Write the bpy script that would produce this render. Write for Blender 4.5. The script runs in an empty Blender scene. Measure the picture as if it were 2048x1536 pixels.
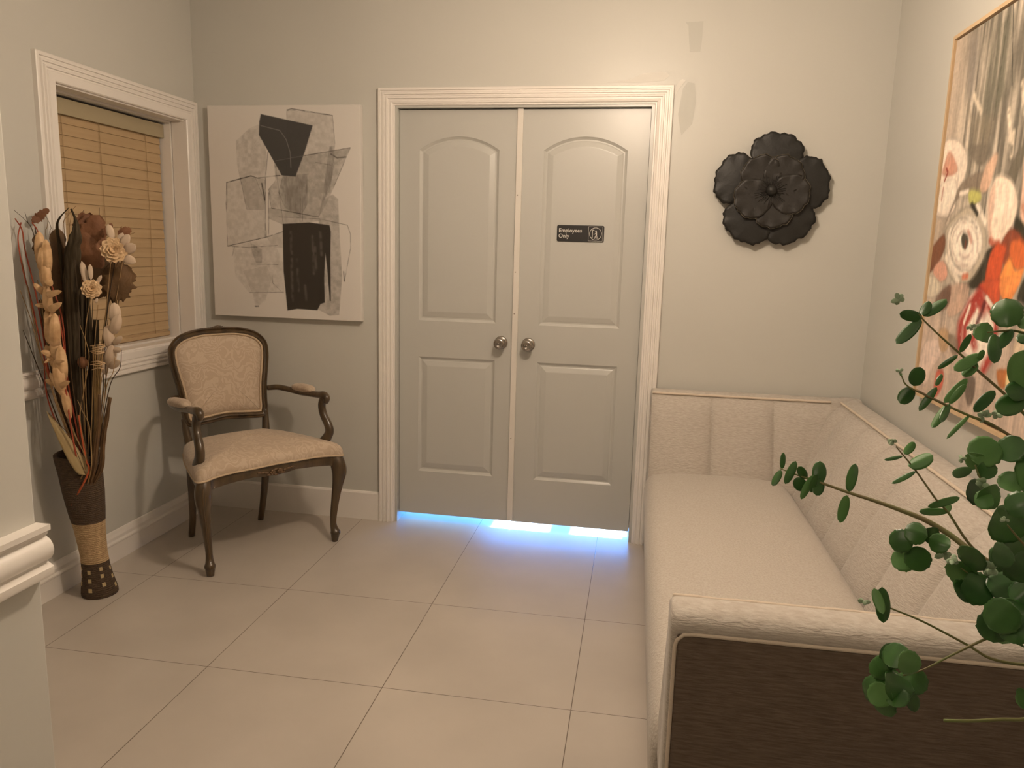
import bpy, bmesh, math, random
import numpy as np
from mathutils import Vector, Matrix
random.seed(7)
S = bpy.context.scene
COL = S.collection
PI = math.pi

# ------------------------------------------------------------------ camera
YAW, PITCH, ROLL, FPX = 0.17593, 0.17252, 0.02698, 1543.2
CAMPOS = Vector((0.9535, -3.6668, 1.4068))
def cam_axes():
    cy, sy = math.cos(YAW), math.sin(YAW)
    f = Vector((-sy*math.cos(PITCH), cy*math.cos(PITCH), -math.sin(PITCH)))
    r = Vector((cy, sy, 0)); u = r.cross(f)
    r2 = r*math.cos(ROLL) + u*math.sin(ROLL)
    u2 = -r*math.sin(ROLL) + u*math.cos(ROLL)
    return r2, u2, f
CR, CU, CF = cam_axes()
cd = bpy.data.cameras.new('camera'); cam = bpy.data.objects.new('camera', cd); COL.objects.link(cam)
cd.sensor_fit = 'HORIZONTAL'; cd.sensor_width = 36; cd.lens = FPX/2048*36
cd.clip_start = 0.02; cd.clip_end = 60
M = Matrix((CR, CU, -CF)).transposed().to_4x4(); M.translation = CAMPOS
cam.matrix_world = M
S.camera = cam
def ray(u, v): return CR*((u-1024)/FPX) - CU*((v-768)/FPX) + CF
def at_depth(u, v, d): return CAMPOS + ray(u, v)*d
def at_y(u, v, y):
    r = ray(u, v); return CAMPOS + r*((y-CAMPOS.y)/r.y)

# ------------------------------------------------------------------ world, light, exposure
S.view_settings.view_transform = 'Standard'
S.view_settings.look = 'None'
S.view_settings.exposure = 0.30
S.view_settings.gamma = 1.0
S.view_settings.use_curve_mapping = False
w = bpy.data.worlds.new('world'); S.world = w; w.use_nodes = True
bg = w.node_tree.nodes['Background']
bg.inputs[0].default_value = (0.05, 0.36, 1.0, 1); bg.inputs[1].default_value = 5.5
sun = bpy.data.lights.new('sun', 'SUN'); sun.energy = 30; sun.angle = math.radians(0.6); sun.color = (0.75, 0.9, 1.0)
so = bpy.data.objects.new('sun', sun); COL.objects.link(so)
so.rotation_euler = Vector((0, -math.cos(math.radians(55)), -math.sin(math.radians(55)))).to_track_quat('-Z', 'Y').to_euler()
# added low blue lamp behind the doors, makes the floor glow at the gap
al = bpy.data.lights.new('gap_glow_fill', 'AREA'); al.shape = 'RECTANGLE'; al.size = 1.3; al.size_y = 0.35
al.energy = 62; al.color = (0.08, 0.34, 1.0)
ao = bpy.data.objects.new('gap_glow_fill', al); COL.objects.link(ao); ao.location = (0.45, 1.75, 0.22)
ao.rotation_euler = (PI/2, 0, PI)
ao.rotation_euler = Vector((0, -1, 0)).to_track_quat('-Z', 'Y').to_euler()
WARM = (1.0, 0.795, 0.61)
LAMPS = [  # x, y, z, watts, radius
    (0.80, -1.55, 2.42, 48, 0.075),
    (0.12, -4.10, 2.42, 12, 0.075),
]

# ------------------------------------------------------------------ materials
def mat(name, col, rough=0.5, metal=0.0, spec=0.5, bump=None, var=None, trans=0.0, emit=None, coat=0, sheen=0):
    """bump=(scale, strength, stretch xyz)  var=(scale, colour2, stretch)"""
    m = bpy.data.materials.new(name); m.use_nodes = True
    nt = m.node_tree; b = nt.nodes['Principled BSDF']
    b.inputs['Base Color'].default_value = (*col, 1); b.inputs['Roughness'].default_value = rough
    b.inputs['Metallic'].default_value = metal; b.inputs['Specular IOR Level'].default_value = spec
    if coat: b.inputs['Coat Weight'].default_value = coat; b.inputs['Coat Roughness'].default_value = 0.15
    if sheen: b.inputs['Sheen Weight'].default_value = sheen
    if trans: b.inputs['Transmission Weight'].default_value = trans
    if emit: b.inputs['Emission Color'].default_value = (*emit[0], 1); b.inputs['Emission Strength'].default_value = emit[1]
    tc = None
    if bump or var: tc = nt.nodes.new('ShaderNodeTexCoord')
    def noise(scale, stretch, detail=6):
        mp = nt.nodes.new('ShaderNodeMapping'); mp.inputs['Scale'].default_value = stretch
        nt.links.new(tc.outputs['Object'], mp.inputs[0])
        n = nt.nodes.new('ShaderNodeTexNoise'); n.inputs['Scale'].default_value = scale; n.inputs['Detail'].default_value = detail
        nt.links.new(mp.outputs[0], n.inputs['Vector']); return n
    if var:
        n = noise(var[0], var[2] if len(var) > 2 else (1, 1, 1))
        r = nt.nodes.new('ShaderNodeValToRGB'); r.color_ramp.elements[0].position = 0.35; r.color_ramp.elements[1].position = 0.65
        r.color_ramp.elements[0].color = (*col, 1); r.color_ramp.elements[1].color = (*var[1], 1)
        nt.links.new(n.outputs['Fac'], r.inputs[0]); nt.links.new(r.outputs[0], b.inputs['Base Color'])
    if bump:
        n = noise(bump[0], bump[2] if len(bump) > 2 else (1, 1, 1), 4)
        bp = nt.nodes.new('ShaderNodeBump'); bp.inputs['Strength'].default_value = bump[1]; bp.inputs['Distance'].default_value = 0.004
        nt.links.new(n.outputs['Fac'], bp.inputs['Height']); nt.links.new(bp.outputs[0], b.inputs['Normal'])
    return m
WALL = mat('wall_paint', (0.56, 0.550, 0.505), 0.38, spec=0.45, bump=(60, 0.05), var=(1.5, (0.57, 0.560, 0.513)))
CEIL = mat('ceiling_paint', (0.8, 0.79, 0.76), 0.8)
TRIM = mat('trim_gloss', (0.80, 0.76, 0.71), 0.35)
DOORP = mat('door_paint', (0.50, 0.495, 0.46), 0.33, spec=0.5, bump=(90, 0.03, (3, 3, .4)))
ASTR = mat('astragal_white', (0.70, 0.66, 0.60), 0.4)
NICKEL = mat('satin_nickel', (0.40, 0.36, 0.32), 0.22, metal=1.0)
WOODC = mat('chair_walnut', (0.042, 0.025, 0.011), 0.30, spec=0.6, coat=0.3, var=(30, (0.10, 0.062, 0.028), (1, 1, .15)), bump=(60, 0.15, (1, 1, .2)))
BLACKM = mat('black_metal', (0.017, 0.016, 0.014), 0.5, spec=0.4, bump=(60, 0.25))
BLACKM2 = mat('black_metal_inner', (0.020, 0.017, 0.014), 0.5, spec=0.4, bump=(60, 0.25))
EDGEM = mat('dark_bronze_edge', (0.10, 0.085, 0.06), 0.4, metal=0.6)
SOFA = mat('sofa_cream_fabric', (0.51, 0.47, 0.415), 0.85, sheen=0.2, bump=(110, 0.7, (.6, .6, 3)), var=(90, (0.43, 0.38, 0.325), (.6, .6, 3)))
SOFAT = mat('sofa_seat_fabric', (0.51, 0.47, 0.415), 0.85, sheen=0.2, bump=(150, 0.7, (1, 1, 1)), var=(150, (0.44, 0.39, 0.33)))
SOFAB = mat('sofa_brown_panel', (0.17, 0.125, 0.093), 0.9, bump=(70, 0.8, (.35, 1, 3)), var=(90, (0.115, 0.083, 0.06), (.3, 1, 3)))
PIPE = mat('sofa_piping', (0.62, 0.53, 0.43), 0.8, bump=(200, 0.3))
CREAMW = mat('canvas_white', (0.70, 0.665, 0.62), 0.7)
NATW = mat('natural_wood_frame', (0.62, 0.45, 0.27), 0.5, var=(20, (0.54, 0.38, 0.22), (1, 1, .1)))
SHADOWG = mat('frame_gap', (0.05, 0.035, 0.03), 0.8)
BLIND = mat('blind_wood', (0.50, 0.36, 0.205), 0.5, var=(8, (0.46, 0.325, 0.18), (1, .2, 8)))
VAL = mat('blind_valance', (0.40, 0.34, 0.22), 0.5)
CORD = mat('blind_cord', (0.40, 0.27, 0.14), 0.8)
GLASSD = mat('window_glass', (0.02, 0.02, 0.025), 0.05, spec=0.6)
ROPED = mat('rope_dark', (0.060, 0.038, 0.022), 0.9, bump=(160, 1.0, (1, 1, 3)), var=(60, (0.10, 0.065, 0.038), (1, 1, 3)))
ROPEN = mat('rope_natural', (0.56, 0.40, 0.22), 0.85, bump=(160, 1.0, (1, 1, 3)), var=(60, (0.40, 0.27, 0.14), (1, 1, 3)))
RAFF = mat('raffia_square', (0.50, 0.38, 0.20), 0.8)
LEAF = mat('eucalyptus_leaf', (0.022, 0.082, 0.016), 0.36, spec=0.5, var=(16, (0.050, 0.145, 0.028)))
LEAF2 = mat('eucalyptus_leaf_light', (0.07, 0.19, 0.045), 0.45, spec=0.4, var=(14, (0.11, 0.24, 0.07)))
PALE = mat('eucalyptus_pale_sprig', (0.34, 0.45, 0.30), 0.7)
GSTEM = mat('eucalyptus_stem', (0.17, 0.13, 0.055), 0.6, var=(20, (0.13, 0.16, 0.04)))
CERAM = mat('white_ceramic', (0.7, 0.69, 0.66), 0.25)
SIGNB = mat('sign_black', (0.020, 0.018, 0.017), 0.35)
SIGNW = mat('sign_white', (0.62, 0.60, 0.55), 0.5)
LAMPE = mat('lamp_diffuser', (1, 1, 1), 0.5, emit=((1.0, 0.8, 0.58), 6))
D_BROWN = mat('dried_brown_leaf', (0.150, 0.060, 0.024), 0.7, bump=(50, .8), var=(12, (0.24, 0.105, 0.045)))
D_BROWN2 = mat('dried_dark_leaf', (0.085, 0.045, 0.018), 0.7, bump=(50, .8), var=(12, (0.15, 0.08, 0.03)))
D_BLACK = mat('dried_black_pod', (0.034, 0.025, 0.015), 0.95, spec=.1, bump=(90, 1, (1, 1, .15)), var=(60, (0.085, 0.066, 0.042), (1, 1, .1)))
D_CREAM = mat('dried_cream_husk', (0.70, 0.46, 0.25), 0.6, bump=(50, .6), var=(26, (0.50, 0.30, 0.14)))
D_PETAL = mat('dried_petal', (0.70, 0.50, 0.30), 0.6, var=(40, (0.60, 0.40, 0.21)))
D_PALE = mat('dried_pale_petal', (0.58, 0.45, 0.33), 0.7)
D_RED = mat('dried_red_twig', (0.30, 0.040, 0.018), 0.6, var=(20, (0.40, 0.08, 0.03)))
D_TAN = mat('dried_tan_twig', (0.36, 0.23, 0.10), 0.7, var=(20, (0.26, 0.16, 0.065)))
D_DARK = mat('dried_dark_twig', (0.055, 0.034, 0.018), 0.8)
D_STRAW = mat('dried_straw_blade', (0.46, 0.35, 0.18), 0.7, var=(20, (0.38, 0.28, 0.13), (1, 1, .1)))

def tile_mat():
    m = bpy.data.materials.new('floor_tiles'); m.use_nodes = True; nt = m.node_tree; b = nt.nodes['Principled BSDF']
    tc = nt.nodes.new('ShaderNodeTexCoord'); mp = nt.nodes.new('ShaderNodeMapping'); mp.vector_type = 'TEXTURE'
    mp.inputs['Location'].default_value = (-1.0579 - 12*.6118, -1.5027 - 12*.6118, 0); mp.inputs['Rotation'].default_value = (0, 0, 0.0169)
    # grid origin (-1.0579,-1.5027) rotated by the tile angle, moved by whole tiles
    a = 0.0169; k = 12*.6118
    mp.inputs['Location'].default_value = (-1.0579 - k*math.cos(a) + k*math.sin(a), -1.5027 - k*math.sin(a) - k*math.cos(a), 0)
    nt.links.new(tc.outputs['Object'], mp.inputs[0])
    br = nt.nodes.new('ShaderNodeTexBrick'); br.offset = 0; br.squash = 1
    br.inputs['Scale'].default_value = 1; br.inputs['Brick Width'].default_value = .6118; br.inputs['Row Height'].default_value = .6118
    br.inputs['Mortar Size'].default_value = .0014; br.inputs['Mortar Smooth'].default_value = 0.2; br.inputs['Bias'].default_value = 0
    br.inputs['Color1'].default_value = (0.50, 0.452, 0.395, 1); br.inputs['Color2'].default_value = (0.515, 0.466, 0.407, 1)
    br.inputs['Mortar'].default_value = (0.15, 0.115, 0.085, 1)
    # no cross joint beyond the second visible row
    sx = nt.nodes.new('ShaderNodeSeparateXYZ'); mn = nt.nodes.new('ShaderNodeMath'); mn.operation = 'MINIMUM'; mn.inputs[1].default_value = 13.5*.6118
    cb = nt.nodes.new('ShaderNodeCombineXYZ'); nt.links.new(mp.outputs[0], sx.inputs[0]); nt.links.new(sx.outputs[1], mn.inputs[0])
    nt.links.new(sx.outputs[0], cb.inputs[0]); nt.links.new(mn.outputs[0], cb.inputs[1]); nt.links.new(cb.outputs[0], br.inputs['Vector'])
    n = nt.nodes.new('ShaderNodeTexNoise'); n.inputs['Scale'].default_value = 2.6; n.inputs['Detail'].default_value = 5
    nt.links.new(tc.outputs['Object'], n.inputs['Vector'])
    r = nt.nodes.new('ShaderNodeValToRGB'); r.color_ramp.elements[0].color = (.93, .92, .91, 1); r.color_ramp.elements[1].color = (1.04, 1.03, 1.02, 1)
    r.color_ramp.elements[0].position = .35; r.color_ramp.elements[1].position = .65
    nt.links.new(n.outputs['Fac'], r.inputs[0])
    mx = nt.nodes.new('ShaderNodeMixRGB'); mx.blend_type = 'MULTIPLY'; mx.inputs[0].default_value = 1
    nt.links.new(br.outputs['Color'], mx.inputs[1]); nt.links.new(r.outputs[0], mx.inputs[2]); nt.links.new(mx.outputs[0], b.inputs['Base Color'])
    b.inputs['Roughness'].default_value = 0.30; b.inputs['Specular IOR Level'].default_value = 0.45
    bp = nt.nodes.new('ShaderNodeBump'); bp.inputs['Strength'].default_value = .5; bp.inputs['Distance'].default_value = .001; bp.invert = True
    nt.links.new(br.outputs['Fac'], bp.inputs['Height']); nt.links.new(bp.outputs[0], b.inputs['Normal'])
    return m
TILE = tile_mat()

def damask_mat():
    m = bpy.data.materials.new('damask_upholstery'); m.use_nodes = True; nt = m.node_tree; b = nt.nodes['Principled BSDF']
    tc = nt.nodes.new('ShaderNodeTexCoord')
    n0 = nt.nodes.new('ShaderNodeTexNoise'); n0.inputs['Scale'].default_value = 11; n0.inputs['Detail'].default_value = 1
    nt.links.new(tc.outputs['Object'], n0.inputs['Vector'])
    ad = nt.nodes.new('ShaderNodeMixRGB'); ad.blend_type = 'ADD'; ad.inputs[0].default_value = .32
    nt.links.new(tc.outputs['Object'], ad.inputs[1]); nt.links.new(n0.outputs['Color'], ad.inputs[2])
    wv = nt.nodes.new('ShaderNodeTexWave'); wv.wave_type = 'RINGS'; wv.rings_direction = 'SPHERICAL'; wv.inputs['Scale'].default_value = 9; wv.inputs['Distortion'].default_value = 9
    wv.inputs['Detail'].default_value = 1.5; wv.inputs['Detail Scale'].default_value = 2
    nt.links.new(ad.outputs[0], wv.inputs['Vector'])
    r = nt.nodes.new('ShaderNodeValToRGB'); r.color_ramp.elements[0].position = .48; r.color_ramp.elements[1].position = .62
    r.color_ramp.elements[0].color = (0.49, 0.38, 0.275, 1); r.color_ramp.elements[1].color = (0.56, 0.45, 0.335, 1)
    nt.links.new(wv.outputs['Fac'], r.inputs[0]); nt.links.new(r.outputs[0], b.inputs['Base Color'])
    b.inputs['Roughness'].default_value = .7; b.inputs['Sheen Weight'].default_value = .2
    n = nt.nodes.new('ShaderNodeTexNoise'); n.inputs['Scale'].default_value = 250
    nt.links.new(tc.outputs['Object'], n.inputs['Vector'])
    bp = nt.nodes.new('ShaderNodeBump'); bp.inputs['Strength'].default_value = .3; bp.inputs['Distance'].default_value = .002
    nt.links.new(n.outputs['Fac'], bp.inputs['Height']); nt.links.new(bp.outputs[0], b.inputs['Normal'])
    return m
DAMASK = damask_mat()
DAMP = mat('damask_gimp', (0.56, 0.43, 0.29), 0.7, bump=(250, .4))

def attr_mat(name, rough=.6, bumpk=0.0):
    m = bpy.data.materials.new(name); m.use_nodes = True; nt = m.node_tree; b = nt.nodes['Principled BSDF']
    a = nt.nodes.new('ShaderNodeAttribute'); a.attribute_name = 'paint'
    nt.links.new(a.outputs['Color'], b.inputs['Base Color']); b.inputs['Roughness'].default_value = rough
    tc = nt.nodes.new('ShaderNodeTexCoord'); n = nt.nodes.new('ShaderNodeTexNoise'); n.inputs['Scale'].default_value = 120
    nt.links.new(tc.outputs['Object'], n.inputs['Vector'])
    bp = nt.nodes.new('ShaderNodeBump'); bp.inputs['Strength'].default_value = .2 + bumpk; bp.inputs['Distance'].default_value = .001
    nt.links.new(n.outputs['Fac'], bp.inputs['Height']); nt.links.new(bp.outputs[0], b.inputs['Normal'])
    return m

# ------------------------------------------------------------------ mesh helpers
class MB:
    def __init__(s): s.v = []; s.f = []
    def box(s, x0, y0, z0, x1, y1, z1):
        i = len(s.v)
        s.v += [(x0,y0,z0),(x1,y0,z0),(x1,y1,z0),(x0,y1,z0),(x0,y0,z1),(x1,y0,z1),(x1,y1,z1),(x0,y1,z1)]
        s.f += [tuple(i+k for k in q) for q in ((0,3,2,1),(4,5,6,7),(0,1,5,4),(1,2,6,5),(2,3,7,6),(3,0,4,7))]; return s
    def loops(s, loops, closed=True, cap0=False, cap1=False):
        """bridge successive vertex loops of equal length"""
        b = []; n = len(loops[0])
        for L in loops:
            b.append(len(s.v)); s.v += [tuple(p) for p in L]
        for a, c in zip(b, b[1:]):
            for k in range(n if closed else n-1):
                k2 = (k+1) % n; s.f.append((a+k, a+k2, c+k2, c+k))
        if cap0: s.f.append(tuple(b[0]+k for k in range(n))[::-1])
        if cap1: s.f.append(tuple(b[-1]+k for k in range(n)))
        return s
    def tube(s, path, rad, n=8, cap=True, rid=0, up=None):
        P = [Vector(p) for p in path]; R = rad if hasattr(rad, '__len__') else [rad]*len(P)
        L = []; prev = None
        for i, p in enumerate(P):
            t = (P[min(i+1, len(P)-1)] - P[max(i-1, 0)])
            if t.length < 1e-9: t = Vector((0, 0, 1))
            t.normalize()
            if prev is None:
                a = Vector(up) if up else (Vector((1, 0, 0)) if abs(t.x) < .9 else Vector((0, 1, 0)))
            else: a = prev
            a = (a - t*a.dot(t)).normalized(); prev = a; b = t.cross(a)
            r = R[i]; ra, rb = (r if hasattr(r, '__len__') else (r, r))
            L.append([p + (a*(ra*math.cos(2*PI*k/n)) + b*(rb*math.sin(2*PI*k/n)))*(1+rid*math.cos(6*2*PI*k/n+i*.06)) for k in range(n)])
        return s.loops(L, True, cap, cap)
    def lathe(s, prof, n=32, M4=None, cap=True):
        L = []
        for r, z in prof: L.append([(r*math.cos(2*PI*k/n), r*math.sin(2*PI*k/n), z) for k in range(n)])
        if M4 is not None: L = [[tuple(M4 @ Vector(p)) for p in l] for l in L]
        return s.loops(L, True, cap, cap)
    def grid(s, fn, nu, nv, flip=False):
        i = len(s.v)
        for a in range(nu+1):
            for b in range(nv+1): s.v.append(tuple(fn(a/nu, b/nv)))
        for a in range(nu):
            for b in range(nv):
                q = (i+a*(nv+1)+b, i+(a+1)*(nv+1)+b, i+(a+1)*(nv+1)+b+1, i+a*(nv+1)+b+1)
                s.f.append(q[::-1] if flip else q)
        return s
    def sphere(s, c, r, n=16, m=10, sc=(1, 1, 1)):
        L = []
        for j in range(m+1):
            t = PI*j/m
            L.append([(c[0]+sc[0]*r*max(math.sin(t), .001)*math.cos(2*PI*k/n), c[1]+sc[1]*r*max(math.sin(t), .001)*math.sin(2*PI*k/n), c[2]-sc[2]*r*math.cos(t)) for k in range(n)])
        return s.loops(L, True, True, True)
    def build(s, name, m, parent=None, smooth=True, bevel=0, subsurf=0, solid=0, angle=None, weld=False):
        me = bpy.data.meshes.new(name); me.from_pydata(s.v, [], s.f); me.validate()
        bm = bmesh.new(); bm.from_mesh(me)
        if weld: bmesh.ops.remove_doubles(bm, verts=bm.verts, dist=1e-5)
        if not solid: bmesh.ops.recalc_face_normals(bm, faces=bm.faces)
        bm.to_mesh(me); bm.free()
        o = bpy.data.objects.new(name, me); COL.objects.link(o)
        if parent: o.parent = parent
        me.materials.append(m)
        if smooth:
            for p in me.polygons: p.use_smooth = True
        if angle is not None:
            bm = bmesh.new(); bm.from_mesh(me)
            for e in bm.edges:
                if len(e.link_faces) == 2 and e.calc_face_angle(0) > angle: e.smooth = False
            bm.to_mesh(me); bm.free()
        if solid:
            q = o.modifiers.new('thickness', 'SOLIDIFY'); q.thickness = solid; q.offset = 0
        if bevel:
            q = o.modifiers.new('bevel', 'BEVEL'); q.width = bevel; q.segments = 3; q.limit_method = 'ANGLE'; q.angle_limit = .6
        if subsurf:
            q = o.modifiers.new('subsurf', 'SUBSURF'); q.levels = subsurf; q.render_levels = subsurf
        return o
def tag(o, label, cat, group=None, kind=None):
    if label: o['label'] = label
    if cat: o['category'] = cat
    if group: o['group'] = group
    if kind: o['kind'] = kind
    return o
def empty(name, loc=(0, 0, 0), rz=0, label=None, cat=None, group=None):
    o = bpy.data.objects.new(name, None); COL.objects.link(o); o.location = loc; o.rotation_euler = (0, 0, rz); o.empty_display_size = .05
    tag(o, label, cat, group); return o
def struct(o, label=None, cat=None):
    o['kind'] = 'structure'; tag(o, label, cat); return o
def smoothpath(P, n=6):
    """Catmull-Rom through points (any tuple length)"""
    P = [np.array(p, float) for p in P]; Q = [2*P[0]-P[1]] + P + [2*P[-1]-P[-2]]; out = []
    for i in range(1, len(Q)-2):
        for k in range(n):
            t = k/n; a, b, c, d = Q[i-1:i+3]
            out.append(.5*((2*b) + (c-a)*t + (2*a-5*b+4*c-d)*t*t + (3*b-a-3*c+d)*t**3))
    out.append(P[-1]); return [tuple(p) for p in out]
def homog(src, dst):
    A = []
    for (x, y), (u, v) in zip(src, dst):
        A.append([x, y, 1, 0, 0, 0, -u*x, -u*y, -u]); A.append([0, 0, 0, x, y, 1, -v*x, -v*y, -v])
    _, _, V = np.linalg.svd(np.array(A, float)); Hm = V[-1].reshape(3, 3)
    def f(x, y):
        q = Hm @ np.array([x, y, 1.0]); return q[0]/q[2], q[1]/q[2]
    return f

# ------------------------------------------------------------------ the setting
XL, LTH = -1.3417, 0.0142          # left wall, slightly out of square
XR, RTH = 1.9065, 0.020            # right wall
ZC = 2.62
m = MB(); m.box(-3.2, -8.0, -.06, 3.2, 2.1, 0); struct(m.build('floor', TILE, smooth=False), 'large square beige porcelain floor tiles', 'floor')
m = MB(); m.box(-3.2, -8.0, ZC, 3.2, .14, ZC+.08); struct(m.build('ceiling', CEIL, smooth=False), 'plain ceiling above the room', 'ceiling')
DX0, DX1, DZ = -.299, .918, 2.068   # rough door opening
m = MB()
m.box(-1.75, 0, 0, DX0, .14, ZC); m.box(DX1, 0, 0, 2.2, .14, ZC); m.box(DX0, 0, DZ, DX1, .14, ZC)
# shallow filler patches left by wall repairs
o = struct(m.build('wall_back', WALL, smooth=False), 'grey-green painted wall with the double doors', 'wall')
PATCH = mat('wall_patch', (0.50, 0.495, 0.45), .5)
PATCHL = mat('wall_filler', (0.64, 0.62, 0.57), .5)
def blob(name, pts, matl, y=-.0012):
    q = MB(); n = len(pts); q.loops([[(x, 0.001, z) for x, z in pts], [(x, y, z) for x, z in pts]], True, True, True); q.build(name, matl, o, smooth=False)
blob('paint_patch', [(1.030, 2.405), (1.105, 2.408), (1.104, 2.335), (1.100, 2.283), (1.055, 2.283), (1.048, 2.33), (1.042, 2.39)], PATCH)
blob('filler_smear', [(.70, 2.158), (.80, 2.170), (.86, 2.196), (.955, 2.20), (.975, 2.185), (.95, 2.163), (.85, 2.156)], PATCHL)
blob('filler_smear', [(.975, 2.07), (1.01, 2.15), (1.03, 2.17), (1.045, 2.162), (1.02, 2.13), (.985, 2.065)], PATCHL)
blob('paint_patch', [(1.02, 2.02), (1.035, 2.13), (1.055, 2.157), (1.085, 2.15), (1.095, 2.08), (1.085, 1.98), (1.04, 1.93)], PATCH)
# left wall in its own frame: u out of the wall into the room, y along it
lw = (XL, 0, 0)
WY0, WY1, WZ0, WZ1 = -.958, -.092, .915, 1.985
m = MB(); T = .22
m.box(-T, -4.6, 0, 0, WY0, ZC); m.box(-T, WY1, 0, 0, .16, ZC); m.box(-T, WY0, 0, 0, WY1, WZ0); m.box(-T, WY0, WZ1, 0, WY1, ZC)
o = m.build('wall_left', WALL, smooth=False); o.location = lw; o.rotation_euler = (0, 0, LTH); struct(o, 'painted wall with the window', 'wall')
m = MB(); m.box(0, -8.0, 0, .12, .16, ZC); o = m.build('wall_right', WALL, smooth=False); o.location = (XR, 0, 0); o.rotation_euler = (0, 0, RTH); struct(o, 'painted wall beside the sofa', 'wall')
m = MB(); m.box(-3.2, -8.0, 0, 3.2, -7.9, ZC); struct(m.build('wall_rear', WALL, smooth=False), 'painted wall behind the camera', 'wall')
m = MB(); m.box(-3.2, -7.9, 0, -.10, -2.53, ZC); struct(m.build('wall_near_left', WALL, smooth=False, bevel=.004), 'projecting wall corner with a chair rail in the left foreground', 'wall')

# unseen wall added behind the doors: its two openings shape the sun patches
m = MB(); YW = 2.0
for a, b in ((-3.2, .212), (.497, .618), (.885, 3.2)): m.box(a, YW, 0, b, YW+.08, 3.5)
for a, b in ((.212, .497), (.618, .885)): m.box(a, YW, 0, b, YW+.08, 2.15); m.box(a, YW, 2.95, b, YW+.08, 3.5)
struct(m.build('wall_sun_mask', WALL, smooth=False), 'added wall beyond the doors with openings that shape the sun patches', 'wall')

# mouldings -------------------------------------------------------------
def frame_sweep(prof, x0, x1, z0, z1, full):
    """prof: list of (inset toward the opening, height off the wall); x0..z1 outer rectangle; returns MB in plane (a, n, b)"""
    mb = MB(); L = []
    for s_, d in prof:
        if full: L.append([(x0+s_, d, z0+s_), (x1-s_, d, z0+s_), (x1-s_, d, z1-s_), (x0+s_, d, z1-s_)])
        else: L.append([(x0+s_, d, z0), (x0+s_, d, z1-s_), (x1-s_, d, z1-s_), (x1-s_, d, z0)])
    mb.loops(L, full, False, False)
    if not full:   # close the feet
        n = len(prof)
        mb.f.append(tuple(4*k for k in range(n))); mb.f.append(tuple(4*k+3 for k in range(n))[::-1])
    return mb
CASE = [(0, 0), (0, -.021), (.003, -.024), (.012, -.024), (.0135, -.017), (.019, -.017), (.0225, -.023), (.030, -.023), (.0315, -.016), (.037, -.016), (.0405, -.022), (.048, -.021), (.0495, -.014), (.056, -.014), (.061, -.017), (.068, -.015), (.071, -.009), (.076, -.009), (.079, -.006), (.079, 0)]
m = frame_sweep(CASE, -.376, .997, 0, 2.142, False)
struct(m.build('trim_1', TRIM, smooth=False), 'fluted white casing around the double doors', 'trim')
# jamb; its unseen stop strips are added to block sun leaks
YS = .0665
m = MB()
for a, b in ((DX0, DX0+.014), (DX1-.014, DX1)): m.box(a, -.002, 0, b, .14, DZ-.014)
m.box(DX0, -.002, DZ-.014, DX1, .14, DZ)
m.box(DX0+.01, YS, .05, DX0+.045, .10, DZ-.01); m.box(DX1-.045, YS, .05, DX1-.01, .10, DZ-.01); m.box(DX0+.01, YS, DZ-.05, DX1-.01, .10, DZ-.01)
struct(m.build('trim_2', DOORP, smooth=False), 'painted jamb inside the door casing', 'trim')
# window casing on the left wall
WCASE = [(0, 0), (0, .018), (.004, .021), (.014, .021), (.016, .014), (.022, .014), (.025, .021), (.032, .021), (.034, .014), (.040, .014), (.043, .020), (.050, .020), (.052, .013), (.058, .013), (.062, .018), (.092, .018), (.096, .014), (.096, 0)]
mb = frame_sweep(WCASE, WY0-.096, WY1+.090, WZ0-.096, WZ1+.096, True)
mb.v = [(d, a, b) for (a, d, b) in mb.v]
o = mb.build('trim_3', TRIM, smooth=False); o.location = lw; o.rotation_euler = (0, 0, LTH); struct(o, 'fluted white casing around the window', 'trim')
# window: jamb liner, sash frame, pane
wn = empty('window_1', lw, LTH); struct(wn, 'white framed window closed by a wooden blind', 'window')
m = MB()
def liner(mb, u0, u1, ins):
    a, b, c, d = WY0+ins, WY1-ins, WZ0+ins, WZ1-ins
    mb.box(u0, WY0, WZ0, u1, a, WZ1); mb.box(u0, b, WZ0, u1, WY1, WZ1); mb.box(u0, a, WZ0, u1, b, c); mb.box(u0, a, d, u1, b, WZ1)
liner(m, -.066, .001, .006); m.build('jamb_liner', TRIM, wn, smooth=False)
m = MB(); liner(m, -.20, -.070, .014); m.build('sash_frame', TRIM, wn, smooth=False)
m = MB(); m.box(-.204, WY0, WZ0, -.198, WY1, WZ1); m.build('pane', GLASSD, wn, smooth=False)
# chair rails
RAIL = [(0, .800), (.006, .800), (.028, .813), (.030, .818), (.030, .829), (.025, .833), (.019, .836), (.019, .840), (.026, .844), (.031, .852), (.033, .861), (.031, .871), (.026, .879), (.019, .884), (.019, .887), (.022, .889), (.022, .893), (.029, .897), (.029, .907), (0, .907)]
m = MB(); m.loops([[(-.10+p, y, z) for p, z in RAIL] for y in (-5.9, -2.53)], True, True, True)
struct(m.build('trim_4', TRIM, smooth=True, angle=.5), 'thick white chair rail on the near left wall corner', 'trim')
m = MB(); m.loops([[(p*.8, y, z+.003) for p, z in RAIL] for y in (-2.5, WY0-.0965)], True, True, True)
o = m.build('trim_5', TRIM, smooth=True, angle=.5); o.location = lw; o.rotation_euler = (0, 0, LTH); struct(o, 'white chair rail running into the window casing', 'trim')
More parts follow.
